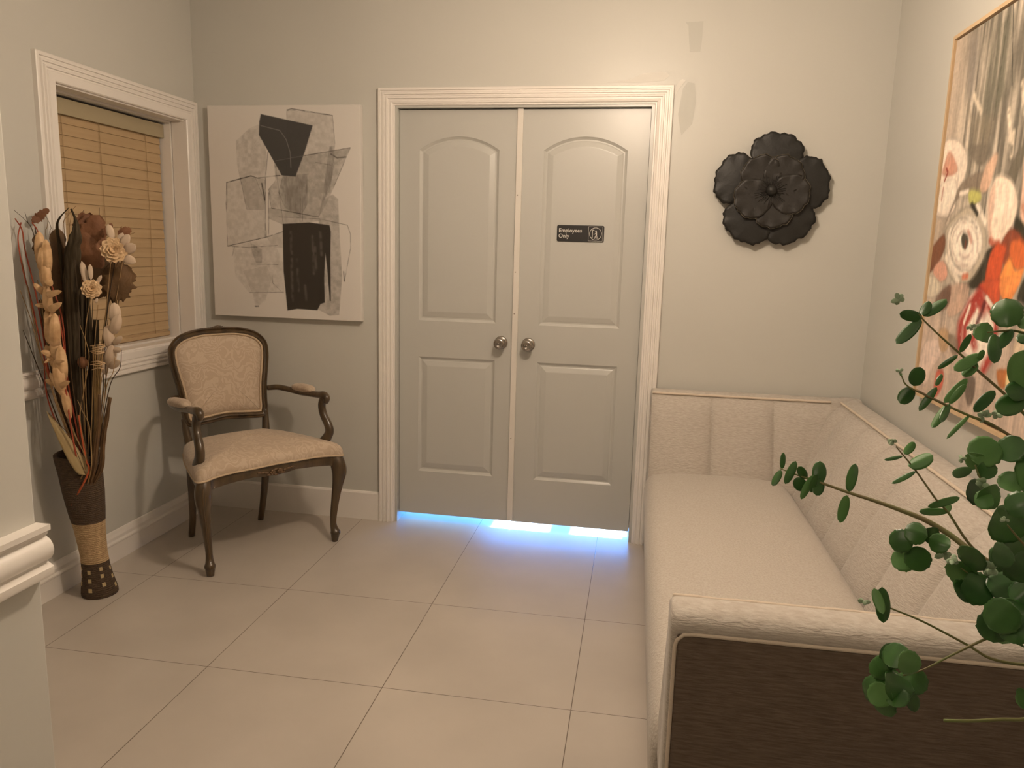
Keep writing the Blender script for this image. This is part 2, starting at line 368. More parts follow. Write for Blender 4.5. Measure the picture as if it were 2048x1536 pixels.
# baseboards
BB = [(0, 0), (.016, 0), (.016, .078), (.020, .082), (.020, .088), (.013, .096), (.013, .110), (.009, .122), (.006, .134), (0, .136)]
m = MB(); m.loops([[(p, y, z) for p, z in BB] for y in (-2.54, -.016)], True, True, True)
o = m.build('baseboard_left', TRIM, smooth=False); o.location = lw; o.rotation_euler = (0, 0, LTH); struct(o, 'moulded baseboard', 'baseboard')
BB2 = [(0, 0), (-.013, 0), (-.013, .140), (-.009, .148), (0, .150)]
for nm, a, b in (('baseboard_back', -1.36, -.376), ('baseboard_back_right', .997, 1.93)):
    m = MB(); m.loops([[(x, p, z) for p, z in BB2] for x in (a, b)], True, True, True)
    struct(m.build(nm, TRIM, smooth=False), 'flat baseboard', 'baseboard')
m = MB(); m.loops([[(-p, y, z) for p, z in BB] for y in (-5.9, -.02)], True, True, True)
o = m.build('baseboard_right', TRIM, smooth=False); o.location = (XR, 0, 0); o.rotation_euler = (0, 0, RTH); struct(o, 'moulded baseboard', 'baseboard')

# ------------------------------------------------------------------ doors
def panel_outline(x0, x1, z0, z1, arch, ins, n=14):
    """outline with optional arched top, inset by ins"""
    P = [(x0+ins, z0+ins), (x1-ins, z0+ins)]
    if arch:
        h = arch; c = (x0+x1)/2; hw = (x1-x0)/2; R = (hw*hw+h*h)/(2*h); cz = z1+h-R; r = R-ins
        xa = hw-ins
        for k in range(n+1):
            x = xa - 2*xa*k/n; P.append((c+x, cz+math.sqrt(max(r*r-x*x, 0))))
    else: P += [(x1-ins, z1-ins), (x0+ins, z1-ins)]
    return P
PPROF = [(0, 0), (.003, .003), (.012, .009), (.018, .009), (.022, .007), (.044, .0012), (.047, .0008)]
def make_leaf(name, x0, x1, z0, z1, yf, panels, label):
    e = empty(name, (x0, yf, 0)); struct(e, label, 'door')
    bm = bmesh.new(); edges = []
    def loop(P, y):
        vs = [bm.verts.new((x-x0, y, z)) for x, z in P]; return vs
    outer = loop([(x0, z0), (x1, z0), (x1, z1), (x0, z1)], 0)
    for i in range(4): edges.append(bm.edges.new((outer[i], outer[(i+1) % 4])))
    first = []
    for (a, b, c, d, arch) in panels:
        ls = [loop(panel_outline(a, b, c, d, arch, s), dp) for s, dp in PPROF]
        L0 = ls[0]; n = len(L0)
        for i in range(n): edges.append(bm.edges.new((L0[i], L0[(i+1) % n])))
        for A, B in zip(ls, ls[1:]):
            for i in range(n): bm.faces.new((A[i], A[(i+1) % n], B[(i+1) % n], B[i]))
        bm.faces.new(ls[-1])
    bmesh.ops.triangle_fill(bm, edges=edges, use_beauty=True)
    # back and sides
    back = loop([(x0, z0), (x1, z0), (x1, z1), (x0, z1)], .035)
    for i in range(4): bm.faces.new((outer[i], outer[(i+1) % 4], back[(i+1) % 4], back[i]))
    bm.faces.new(back)
    bmesh.ops.recalc_face_normals(bm, faces=bm.faces)
    me = bpy.data.meshes.new('leaf'); bm.to_mesh(me); bm.free(); me.materials.append(DOORP)
    ob = bpy.data.objects.new('leaf', me); COL.objects.link(ob); ob.parent = e
    return e
YF = .030
d1 = make_leaf('door_1', DX0+.016, .3035, .044, 2.050, YF, [(-.184, .206, 1.048, 1.866, .062), (-.184, .206, .272, .866, 0)], 'left leaf of the grey-green double doors')
d2 = make_leaf('door_2', .3065, DX1-.016, .044, 2.050, YF, [(.418, .806, 1.048, 1.866, .062), (.418, .806, .272, .866, 0)], 'right leaf of the grey-green double doors')
m = MB(); m.box(.290-(DX0+.016), -.012, .052, .318-(DX0+.016), -.0005, 2.052)
o = m.build('astragal', ASTR, d1, smooth=False, bevel=.002)
m = MB()
for z in (1.66, 1.30, 1.10, .48): m.lathe([(.0028, 0), (.0028, .0006)], 10, Matrix.Translation((.300-(DX0+.016), -.0122, z)) @ Matrix.Rotation(PI/2, 4, 'X'))
m.build('nail_head', mat('nail', (.25, .2, .16), .5), o)
def knob(parent, x, z):
    Mx = Matrix.Translation((x, 0, z)) @ Matrix.Rotation(PI/2, 4, 'X')
    m = MB(); m.lathe([(.033, 0), (.033, .003), (.030, .007), (.024, .0095), (.013, .011)], 40, Mx); a = m.build('rosette', NICKEL, parent, angle=.7)
    m = MB(); m.lathe([(.0125, .009), (.0115, .022), (.014, .028), (.023, .033), (.0275, .040), (.0285, .047), (.0265, .055), (.021, .060), (.0155, .0605), (.011, .058), (.004, .0575)], 40, Mx)
    k = m.build('door_handle', NICKEL, parent, angle=.9)
    m = MB(); m.lathe([(.0035, .0565), (.0035, .0595), (.002, .060)], 12, Mx); m.build('lock_button', NICKEL, k)
m = MB(); m.box(.285-(DX0+.016), .036, .34, .325-(DX0+.016), .046, 2.05); m.build('rear_strip', DOORP, d1, smooth=False)  # unseen strip added to close the leaf joint against sun leaks
knob(d1, .236-(DX0+.016), .955); knob(d2, .372-.3065, .952)

# sign on the right leaf
sg = empty('door_sign', (.604, YF-.0005, 1.489), 0, 'small black sign with white lettering on the right-hand door', 'sign')
def rrect(w, h, r, n=6):
    P = []
    for cx, cz, a0 in ((w/2-r, h/2-r, 0), (-w/2+r, h/2-r, 90), (-w/2+r, -h/2+r, 180), (w/2-r, -h/2+r, 270)):
        for k in range(n+1):
            a = math.radians(a0+90*k/n); P.append((cx+r*math.cos(a), cz+r*math.sin(a)))
    return P
P = rrect(.222, .076, .008)
m = MB(); m.loops([[(x, 0, z) for x, z in P], [(x, -.003, z) for x, z in P]], True, True, True); m.build('plate', SIGNB, sg, smooth=False)
def text_mesh(body, x, z, size):
    c = bpy.data.curves.new('lettering', 'FONT'); c.body = body; c.size = size; c.extrude = .0002; c.offset = .0003
    t = bpy.data.objects.new('tmp', c); COL.objects.link(t); bpy.context.view_layer.update()
    me = bpy.data.meshes.new_from_object(t.evaluated_get(bpy.context.evaluated_depsgraph_get())); bpy.data.objects.remove(t)
    for v in me.vertices: v.co = Vector((x+v.co.x, -.0033-v.co.z, z+v.co.y))
    me.materials.clear(); me.materials.append(SIGNW)
    ob = bpy.data.objects.new('lettering', me); COL.objects.link(ob); ob.parent = sg
text_mesh('Employees', -.103, .005, .0255); text_mesh('Only', -.103, -.0205, .0255)
m = MB(); cx = .071
def strip(mb, pts, wdt, y=-.0034, closed=False):
    P = [Vector((a, 0, b)) for a, b in pts]; n = len(P); L = []
    for i in range(n):
        p0 = P[(i-1) % n] if closed or i > 0 else P[i]; p1 = P[(i+1) % n] if closed or i < n-1 else P[i]
        t = (p1-p0).normalized(); nn = Vector((-t.z, 0, t.x))*wdt/2
        L.append([(P[i]+nn+Vector((0, y, 0))), (P[i]-nn+Vector((0, y, 0))), (P[i]-nn+Vector((0, y+.0006, 0))), (P[i]+nn+Vector((0, y+.0006, 0)))])
    if closed: L.append(L[0])
    mb.loops(L, True, not closed, not closed)
strip(m, [(cx-.033, -.033), (cx+.033, -.033), (cx+.033, .033), (cx-.033, .033)], .0014, closed=True)
strip(m, [(cx+.028*math.cos(2*PI*k/32), .028*math.sin(2*PI*k/32)) for k in range(32)], .0022, closed=True)
strip(m, [(cx-.014, .019), (cx-.014, -.018)], .0022); strip(m, [(cx-.014, .019), (cx-.004, .014)], .0022); strip(m, [(cx-.024, -.017), (cx-.014, -.017)], .0018)
m.lathe([(.0038, 0), (.0038, .0008)], 14, Matrix.Translation((cx+.002, -.0030, .0125)) @ Matrix.Rotation(PI/2, 4, 'X'))
strip(m, [(cx+.003, .008), (cx+.004, -.006)], .0065); strip(m, [(cx+.004, .005), (cx-.004, -.001), (cx-.008, -.004)], .0022)
strip(m, [(cx+.0035, -.005), (cx-.001, -.013), (cx-.003, -.022)], .003); strip(m, [(cx+.005, -.005), (cx+.007, -.014), (cx+.008, -.022)], .003)
m.build('pictogram', SIGNW, sg, smooth=False)

# ------------------------------------------------------------------ ceiling lamps (above the frame)
for i, (x, y, z, wt, rr) in enumerate(LAMPS):
    e = empty('ceiling_light', (x, y, z), 0, ('glass globe ceiling light between the doors and the sofa', 'glass globe ceiling light behind the camera')[i], 'ceiling light')
    m = MB(); m.lathe([(.065, ZC-z), (.065, ZC-z-.02), (.03, ZC-z-.03)], 30); m.build('canopy', NICKEL, e)
    m = MB(); m.tube([(0, 0, ZC-z-.02), (0, 0, .04)], .008, 10); m.build('rod', NICKEL, e)
    m = MB(); m.sphere((0, 0, 0), .035, 20, 12); q = m.build('bulb', LAMPE, e); q.visible_shadow = True
    L = bpy.data.lights.new('lamp_light', 'POINT'); L.shadow_soft_size = rr; L.energy = wt; L.color = WARM
    lo = bpy.data.objects.new('lamp_light', L); COL.objects.link(lo); lo.parent = e; lo.location = (0, 0, -.12)

# ------------------------------------------------------------------ window blind
bl = empty('window_blind', lw, LTH, 'closed tan wooden slat blind inside the window', 'blind')
BY0, BY1, BU = WY0+.016, -.107, -.128
m = MB(); z = 1.915
while z > .965:
    z1, z2 = z, z-.049
    L = []
    for y in (BY0+.004, BY1-.008):
        L.append([(BU-.001, y, z1), (BU+.001, y, z1), (BU+.005, y, (z1+z2)/2), (BU+.007, y, z2), (BU+.004, y, z2-.001), (BU+.003, y, (z1+z2)/2)])
    m.loops(L, True, True, True); z -= .0452
m.build('slats', BLIND, bl, smooth=False)
m = MB(); m.box(BU-.02, BY0, 1.905, BU+.012, BY1, 1.955); m.build('head_rail', VAL, bl, smooth=False)
m = MB(); m.box(BU+.014, BY0, 1.898, BU+.024, BY1+.004, 1.962); m.box(BU-.02, BY1-.004, 1.898, BU+.024, BY1+.004, 1.962); m.build('valance', VAL, bl, smooth=False, bevel=.002)
m = MB(); m.box(BU-.012, BY0+.004, .932, BU+.014, BY1-.008, .952); m.build('bottom_rail', BLIND, bl, smooth=False, bevel=.003)
for y in (-.78, -.555, -.235):
    m = MB(); m.tube(smoothpath([(BU+.012, y, 1.90), (BU+.013, y+.002, 1.5), (BU+.0125, y-.001, .95)], 8), .0011, 6); m.build('ladder_cord', CORD, bl)

# ------------------------------------------------------------------ armchair
CHR = empty('armchair', (-.857, -.447, 0), .96, 'carved dark wooden armchair with cream damask upholstery by the window', 'armchair')
CHX = .0
def backpt(x, z, off=0): return (x, .205+.15*(z-.45)+off, z)
# back frame: closed loop path, oval section with grooves
def back_loop(inset=0):
    A = [(.0, 1.000), (.10, .996), (.185, .972), (.235, .925), (.243, .865), (.232, .79), (.219, .72), (.212, .65), (.208, .59), (.185, .553), (.10, .556), (.0, .565)]
    A = A + [(-x, z) for x, z in A[-2:0:-1]]
    n = len(A); P = []
    Q = [np.array(a) for a in A]
    for i in range(n):
        a, b, c, d = Q[i-1], Q[i], Q[(i+1) % n], Q[(i+2) % n]
        for k in range(5):
            t = k/5; P.append(.5*((2*b)+(c-a)*t+(2*a-5*b+4*c-d)*t*t+(3*b-a-3*c+d)*t**3))
    if inset:
        n = len(P); R = []
        for i in range(n):
            t = P[(i+1) % n]-P[i-1]; t /= np.linalg.norm(t); R.append(P[i]+np.array([t[1], -t[0]])*inset)   # clockwise path: right side is inside
        P = R
    return P
BP = back_loop(.016)
FP = [(-.018, 0), (-.018, -.011), (-.013, -.017), (-.007, -.011), (0, -.019), (.007, -.016), (.009, -.009), (.015, -.009), (.017, .004), (.013, .016), (-.012, .016)]
L = []
n = len(BP)
for i in range(n):
    t = BP[(i+1) % n]-BP[i-1]; t /= np.linalg.norm(t); nn = np.array([t[1], -t[0]])
    L.append([backpt(BP[i][0]+nn[0]*a, BP[i][1]+nn[1]*a, b) for a, b in FP])
L.append(L[0])
m = MB(); m.loops(L, True); m.build('back_frame', WOODC, CHR, angle=.8, weld=True)
# carving on the crest
m = MB()
for k in range(-3, 4):
    m.sphere(backpt(k*.011, 1.006-abs(k)*.0022, -.006), .0085-.0007*abs(k), 10, 6, (1, .8, .8))
for k in (-1, 1): m.sphere(backpt(k*.045, .998, -.006), .010, 10, 6, (1.6, .7, .5))
m.build('crest_carving', WOODC, CHR)
# padded back
def pad_fn(sgn, th0):
    I = back_loop(.030); c = np.mean(I, axis=0)
    def f(u, v):
        i = u*len(I); a = I[int(i) % len(I)]; b = I[(int(i)+1) % len(I)]; p = a+(b-a)*(i-int(i))
        q = c+(p-c)*v; h = (1-v**4)**.5 if v < 1 else 0
        return backpt(q[0], q[1], sgn*(th0+.028*h))
    return f
m = MB(); m.grid(pad_fn(-1, -.002), 80, 10); m.build('back_upholstery', DAMASK, CHR, weld=True)
m = MB(); m.grid(pad_fn(1, .004), 80, 8); m.build('back_lining', DAMASK, CHR, weld=True)
I = back_loop(.031); m = MB(); m.tube([backpt(p[0], p[1], -.006) for p in I+I[:2]], .0055, 8, cap=False); m.build('back_piping', DAMP, CHR)
# uprights from seat to back frame, and rear legs
for s in (-1, 1):
    P = smoothpath([(s*.178, .262, 0.0, .015), (s*.180, .235, .10, .016), (s*.186, .212, .25, .019), (s*.190, .206, .38, .022), (s*.192, .206, .46, .020), (s*.198, .217, .53, .017), (s*.202, .226, .59, .014)], 5)
    m = MB(); m.tube([p[:3] for p in P], [p[3] for p in P], 10); m.build('rear_leg', WOODC, CHR)
# seat: outline
def seat_outline():
    A = [(0, -.262), (.10, -.262), (.20, -.247), (.27, -.250), (.325, -.268), (.350, -.250), (.345, -.205), (.315, -.08), (.275, .06), (.235, .17), (.21, .215), (.12, .222), (0, .222)]
    A = A + [(-x, y) for x, y in A[-2:0:-1]]
    n = len(A); Q = [np.array(a) for a in A]; P = []
    for i in range(n):
        a, b, c, d = Q[i-1], Q[i], Q[(i+1) % n], Q[(i+2) % n]
        for k in range(4):
            t = k/4; P.append(.5*((2*b)+(c-a)*t+(2*a-5*b+4*c-d)*t*t+(3*b-a-3*c+d)*t**3))
    return P
SO = seat_outline()
def seat_z(x, y):    # lower edge of the upholstery, scalloped along the front
    f = max(0, min(1, (-.15-y)/.1)); return .425+f*(.016*math.cos(x/.35*PI*.5)-.004*abs(x)/.35)
m = MB(); L = []
def _bl(p, sc):
    k = max(0, min(.75, (.93-sc)*1.6)); a = math.atan2(p[1]/.235, p[0]/.31); return (p[0]*(1-k)+.30*math.cos(a)*k, p[1]*(1-k)+(.235*math.sin(a)-.015)*k)
for sc, dz in ((.975, 0), (.995, .002), (1.0, .010), (.995, .024), (.975, .038), (.93, .050), (.85, .062), (.7, .074), (.5, .083), (.3, .088), (.1, .090), (.01, .090)):
    top = max(0, (dz-.01)/.066)
    L.append([(_bl(p, sc)[0]*sc, _bl(p, sc)[1]*sc, (seat_z(p[0], p[1])+dz)*(1-top)+(.436+dz)*top) for p in SO])
m.loops(L, True, True, True); m.build('seat', DAMASK, CHR)
m = MB(); P = [(p[0]*.998, p[1]*.998, seat_z(p[0], p[1])+.003) for p in SO]; m.tube(P+P[:2], .0045, 8, cap=False); m.build('seat_piping', DAMP, CHR)
# apron
m = MB(); L = []
def apr_low(x, y):
    f = max(0, min(1, (-.15-y)/.1)); a = abs(x)/.35
    return .392+f*(.012*math.cos(a*PI)-.014*(a < .28)*(1-(a/.28)**2)) - .0
for sc, w_ in ((.93, 0), (.965, 0), (.985, .35), (.978, .6), (.972, .8), (.968, 1), (.93, 1)):
    L.append([(p[0]*sc, p[1]*sc, apr_low(p[0], p[1])*(1-w_)+(seat_z(p[0], p[1])+.001)*w_) for p in SO])
m.loops(L+[L[0]], True); m.build('apron', WOODC, CHR, angle=.9)
m = MB()
for cxx, r in ((-.018, .010), (.018, .010)):
    for k in range(6): m.sphere((cxx+r*.8*math.cos(k*PI/3), -.262, .409+r*.8*math.sin(k*PI/3)), .0062, 8, 5, (1, .6, 1))
    m.sphere((cxx, -.265, .409), .005, 8, 5)
for k, (xx, zz) in enumerate(((-.045, .410), (.045, .410), (-.062, .413), (.062, .413), (-.033, .399), (.033, .399), (0, .395), (0, .418), (-.078, .416), (.078, .416))):
    m.sphere((xx, -.258, zz), .010, 8, 5, (1.2, .5, .55))
m.build('apron_carving', mat('chair_carving', (.13, .07, .028), .35, coat=.2), CHR)
# front cabriole legs
for s in (-1, 1):
    P = [(s*.314, -.236, .425, .024), (s*.322, -.245, .39, .030), (s*.327, -.252, .345, .030), (s*.322, -.246, .29, .023), (s*.314, -.238, .22, .0175), (s*.306, -.232, .14, .014), (s*.303, -.231, .09, .013), (s*.305, -.238, .060, .016), (s*.307, -.243, .045, .021), (s*.306, -.242, .034, .018), (s*.305, -.240, 0, .013)]
    P = smoothpath(P, 4); m = MB(); m.tube([p[:3] for p in P], [p[3]*1.15 for p in P], 12)
    lg = m.build('front_leg', WOODC, CHR)
    m = MB()
    for dx in (-.35, .35):
        Q = [(p[0]+(s*.6-dx)*p[3]*.9*s*s*.6+dx*p[3], p[1]-p[3]*1.07, p[2]) for p in P[3:34]]
        m.tube(Q, .0022, 6)
    m.build('leg_bead', mat('leg_highlight', (.12, .07, .03), .3), lg)
# arms
for s in (-1, 1):
    P = smoothpath([(s*.222, .235, .690, .013), (s*.262, .20, .694, .014), (s*.292, .13, .688, .0145), (s*.302, .05, .686, .015), (s*.300, -.05, .694, .015), (s*.300, -.12, .700, .016), (s*.300, -.168, .704, .0195), (s*.300, -.192, .694, .017), (s*.300, -.186, .672, .012)], 5)
    m = MB(); m.tube([p[:3] for p in P], [p[3] for p in P], 12)
    a = m.build('armrest', WOODC, CHR)
    P = smoothpath([(s*.300, -.170, .695, .016), (s*.300, -.150, .655, .015), (s*.303, -.158, .61, .015), (s*.308, -.186, .57, .016), (s*.310, -.198, .535, .017), (s*.306, -.180, .50, .018), (s*.300, -.150, .465, .021), (s*.296, -.120, .42, .020)], 5)
    m = MB(); m.tube([p[:3] for p in P], [(p[3]*1.15, p[3]*1.35) for p in P], 12); m.build('arm_support', WOODC, a)
    P = smoothpath([(s*.298, .120, .700, .004), (s*.301, .105, .705, .020), (s*.303, .07, .709, .027), (s*.303, .02, .712, .029), (s*.302, -.03, .715, .027), (s*.301, -.060, .713, .020), (s*.301, -.072, .708, .004)], 4)
    m = MB(); m.tube([p[:3] for p in P], [(p[3], p[3]*.72) for p in P], 14, up=(1, 0, 0)); m.build('arm_pad', DAMASK, a)

# ------------------------------------------------------------------ sofa
SF = empty('sofa', (.962, -.025, 0), .020, 'cream channel-tufted sofa with brown outer side along the right wall', 'sofa')
TOP, SW, SL, SEATZ = .787, .934, 2.352, .445   # width off the wall, length
def chan(t, n, amp):  # rounded channels, t in channel units
    q = t-math.floor(t); return amp*(1-(abs(2*q-1))**3.0)**.6
def padsec(h):       # inner slope of back and arms: horizontal distance from outer edge by height fraction 0..1
    return .335 - .225*(h**.75)
# backrest: inner channelled face
CH = .27
def back_in(u, v):
    y = -.03-(SL-.06)*u; h = v; z = .36+(TOP-.022-.36)*h
    d = .092+.205*(1-h)**.78
    b = chan((y-.004)/-CH, 0, .034)*min(1, (1-h)*9+.1)
    return (SW-d-b*1.0, y, z)
m = MB(); m.grid(back_in, 420, 18); m.build('backrest', SOFA, SF)
# top roll and outer back as one shell
def roll(path_pts, prof):
    """prof (a outward, z) swept between two end points along a direction"""
    pass
m = MB()
PR = [(.100, .30), (.100, TOP-.03), (.098, TOP-.022), (.088, TOP-.006), (.072, TOP), (.030, TOP+.001), (.010, TOP-.006), (.0, TOP-.022), (0, .06), (.10, .06)]
m.loops([[(SW-a, y, z) for a, z in PR] for y in np.linspace(-.004, -SL+.004, 30)], True, True, True); m.build('back_shell', SOFA, SF, angle=1.2)
m = MB(); m.tube([(SW-.094, -.08-.02*k+.0008*math.sin(k), TOP-.0115+.0006*math.sin(k*1.7)) for k in range(int((SL-.16)/.02))], .0055, 8); m.build('back_piping', PIPE, SF)
for ysgn, yout, nm in ((-1, 0.0, 'armrest'), (1, -SL, 'armrest')):
    near = ysgn == 1
    o_sh = MB()
    PA = [(.104, .05), (.104, TOP-.03), (.100, TOP-.020), (.090, TOP-.005), (.074, TOP), (.034, TOP+.001), (.012, TOP-.005), (.001, TOP-.020), (0, TOP-.030), (.004, TOP-.038), (.004, .05)]
    xs = [.010, .013, .022] + list(np.linspace(.05, SW-.006, 14)); L = []
    for i, x in enumerate(xs):
        ins = (.010, .004, 0)[i] if i < 3 else 0
        L.append([(x, yout+ysgn*min(max(a, ins), .104-ins), z-(ins if z > .5 else 0)) for a, z in PA])
    o_sh.loops(L, True, True, True); ao_ = o_sh.build('armrest', SOFA, SF, angle=1.2)
    m = MB()
    def f(u, v, ysgn=ysgn, yout=yout):
        x = .014+(SW-.03-.014)*u; h = v; z = .36+(TOP-.020-.36)*h
        d = .096+.180*(1-h)**.8
        b = chan((x-.011)/CH, 0, .034)*min(1, (1-h)*9+.1)
        return (x, yout+ysgn*(d+b), z)
    m.grid(f, 200, 16)
    # front end cap of the sloped padding
    i0 = len(m.v); capi = [f(0, k/16) for k in range(17)]
    m.loops([capi, [(p[0], yout+ysgn*.09, p[2]) for p in capi]], False)
    m.build('arm_cushion', SOFA, ao_)
    m = MB(); m.tube([(.016+.02*k, yout+ysgn*(.098+.0008*math.sin(k*1.3)), TOP-.0100+.0006*math.sin(k)) for k in range(int((SW-.12)/.02))], .0055, 8); m.build('arm_piping', PIPE, ao_)
    # outer edge piping and outer panel
    x0 = .018
    P = [(x0, yout, .06), (x0, yout, .40), (x0, yout, TOP-.060), (x0+.003, yout, TOP-.047), (x0+.014, yout, TOP-.036), (x0+.03, yout, TOP-.034)] + [(x, yout, TOP-.034) for x in np.linspace(.08, SW-.02, 12)]
    if near:
        m = MB(); m.tube(P, .0036, 8); m.build('edge_piping', PIPE, ao_)
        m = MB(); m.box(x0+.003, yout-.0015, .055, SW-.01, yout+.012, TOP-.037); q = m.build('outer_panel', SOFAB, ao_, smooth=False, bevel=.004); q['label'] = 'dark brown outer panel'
# seat cushion: long bench with soft edges
def seat_fn(u, v):
    pass
m = MB(); ys = [-.228-.0018*k*k for k in range(7)]; ys = ys+list(np.linspace(-.31, -SL+.31, 46))+[-SL-a for a in ys[::-1]]; L = []
for i, y in enumerate(ys):
    e = min(y+SL-.228, -.228-y); q = min(1, max(0, e)/.07); q = (1-(1-q)**2)**.5 if q < 1 else 1
    zt = SEATZ-.055*(1-q)+.012*math.sin((i/(len(ys)-1))*PI)
    fx = .0+.012*(1-q)
    L.append([(fx+.012, y, .10), (fx+.004, y, .22), (fx-.002, y, .32), (fx-.003, y, zt-.070), (fx+.003, y, zt-.040), (fx+.016, y, zt-.018), (fx+.040, y, zt-.005), (fx+.08, y, zt+.003), (.20, y, zt+.010), (.35, y, zt+.010), (.48, y, zt+.007), (.54, y, zt+.002), (.578, y, zt-.010), (.604, y, zt-.030), (.615, y, zt-.07), (.615, y, .10)])
m.loops(L, True, True, True); m.build('seat_cushion', SOFAT, SF, angle=1.3)
m = MB(); m.box(.020, -SL+.10, .03, SW-.1, -.10, .14); m.build('seat_base', SOFA, SF, smooth=False, bevel=.01)
for x in (.08, SW-.08):
    for y in (-.10, -SL+.10): m = MB(); m.lathe([(.018, 0), (.024, .055)], 16, Matrix.Translation((x, y, 0))); m.build('leg', D_DARK, SF)

# ------------------------------------------------------------------ black metal wall flower
FL = empty('wall_flower', (1.437, -.001, 1.690), 0, 'black metal wall flower with two layers of petals above the sofa', 'wall decoration')
def petal(mb, ang, r0, r1, wdt, y0, lift, cup, seed, wav=.010):
    rs = random.Random(seed); ph = rs.random()*6
    ca, sa = math.cos(ang), math.sin(ang)
    def f(u, v):
        t = v; s = (u-.5)*2
        wl = wdt*math.sin(PI*min(1, .12+.88*t)**.62*.93+.02)**.6 if t < 1 else 0
        wl = wdt*(max(0, math.sin(PI*(.10+.90*t**1.25)))**.55)
        a = s*PI/2
        # superellipse petal: polar about its own centre
        r = r0+(r1-r0)*t
        x = wl*s; rr = r-.5*(r1-r0)*.28*(s*s)*t
        edge = max(abs(s), t)
        rr += wav*.6*math.sin(s*9+ph)*t**4; x += wav*.4*math.sin(t*14+ph)*abs(s)**3*s
        y = -(y0+lift*t-cup*(s*s)*t*.5 + .006*math.sin(s*7+ph)*edge**6 - .012*(t**6))
        return (ca*rr-sa*x, y, sa*rr+ca*x)
    mb.grid(f, 26, 22)
def disc_petal(mb, ang, rc, ra, rb, y0, tilt, dome, seed, wav):
    """roundish petal centred rc from the middle; ra radial, rb tangential radius"""
    rs = random.Random(seed); ph = rs.random()*6; ca, sa = math.cos(ang), math.sin(ang)
    n = 88; L = []
    for j in range(9):
        q = j/8+.001; ring = []
        for k in range(n):
            a = 2*PI*k/n; w_ = 1+wav*q**4*(math.sin(a*9+ph)*.45+math.sin(a*17+ph*2)*.35+math.sin(a*26+ph)*.25)*max(.15, .4+.6*math.cos(a))
            X = rc+ra*q*math.cos(a)*w_; T_ = rb*q*math.sin(a)*w_*(1+.10*math.cos(a))
            y = -(y0+tilt*(X-rc)+dome*(1-q*q)+.003*math.sin(a*8+ph)*q**5)
            ring.append((ca*X-sa*T_, y, sa*X+ca*T_))
        L.append(ring)
    mb.loops(L, True, True, False); return L[-1]
for k, (deg, sc) in enumerate(((85, 1), (13, 1), (-56, 1), (-123, 1), (162, 1))):
    m = MB(); rim = disc_petal(m, math.radians(deg), .158, .090, .112, .042, -.02, .006, k, .075)
    p_ = m.build('outer_petal', BLACKM, FL, solid=.0012)
for k, deg in enumerate((55, -10, -78, -155, 125)):
    m = MB(); rim = disc_petal(m, math.radians(deg), .078, .084, .086, .062+.0025*(k % 2), .035, -.002, 10+k, .060)
    p_ = m.build('inner_petal', BLACKM2, FL, solid=.0012)
    q = MB(); q.tube([Vector(a)+Vector((0, -.0006, 0)) for a in rim[:20]], .0012, 5); q.tube([Vector(a)+Vector((0, -.0006, 0)) for a in rim[68:]], .0012, 5); q.build('rolled_edge', EDGEM, p_)
m = MB(); rs = random.Random(3)
for k in range(46):
    a = 2*PI*k/46+rs.random()*.08; r1 = .045+rs.random()*.03
    m.tube([(.010*math.cos(a), -.0660, .010*math.sin(a)), (.6*r1*math.cos(a), -.0655, .6*r1*math.sin(a)), (r1*math.cos(a), -.0655, r1*math.sin(a))], [.0022, .0018, .0005], 5)
m.build('petal_veins', BLACKM2, FL)
m = MB(); m.sphere((0, -.072, 0), .0235, 28, 16); m.tube([(0, 0, 0), (0, -.05, 0)], .006, 8); m.build('center_ball', BLACKM, FL)

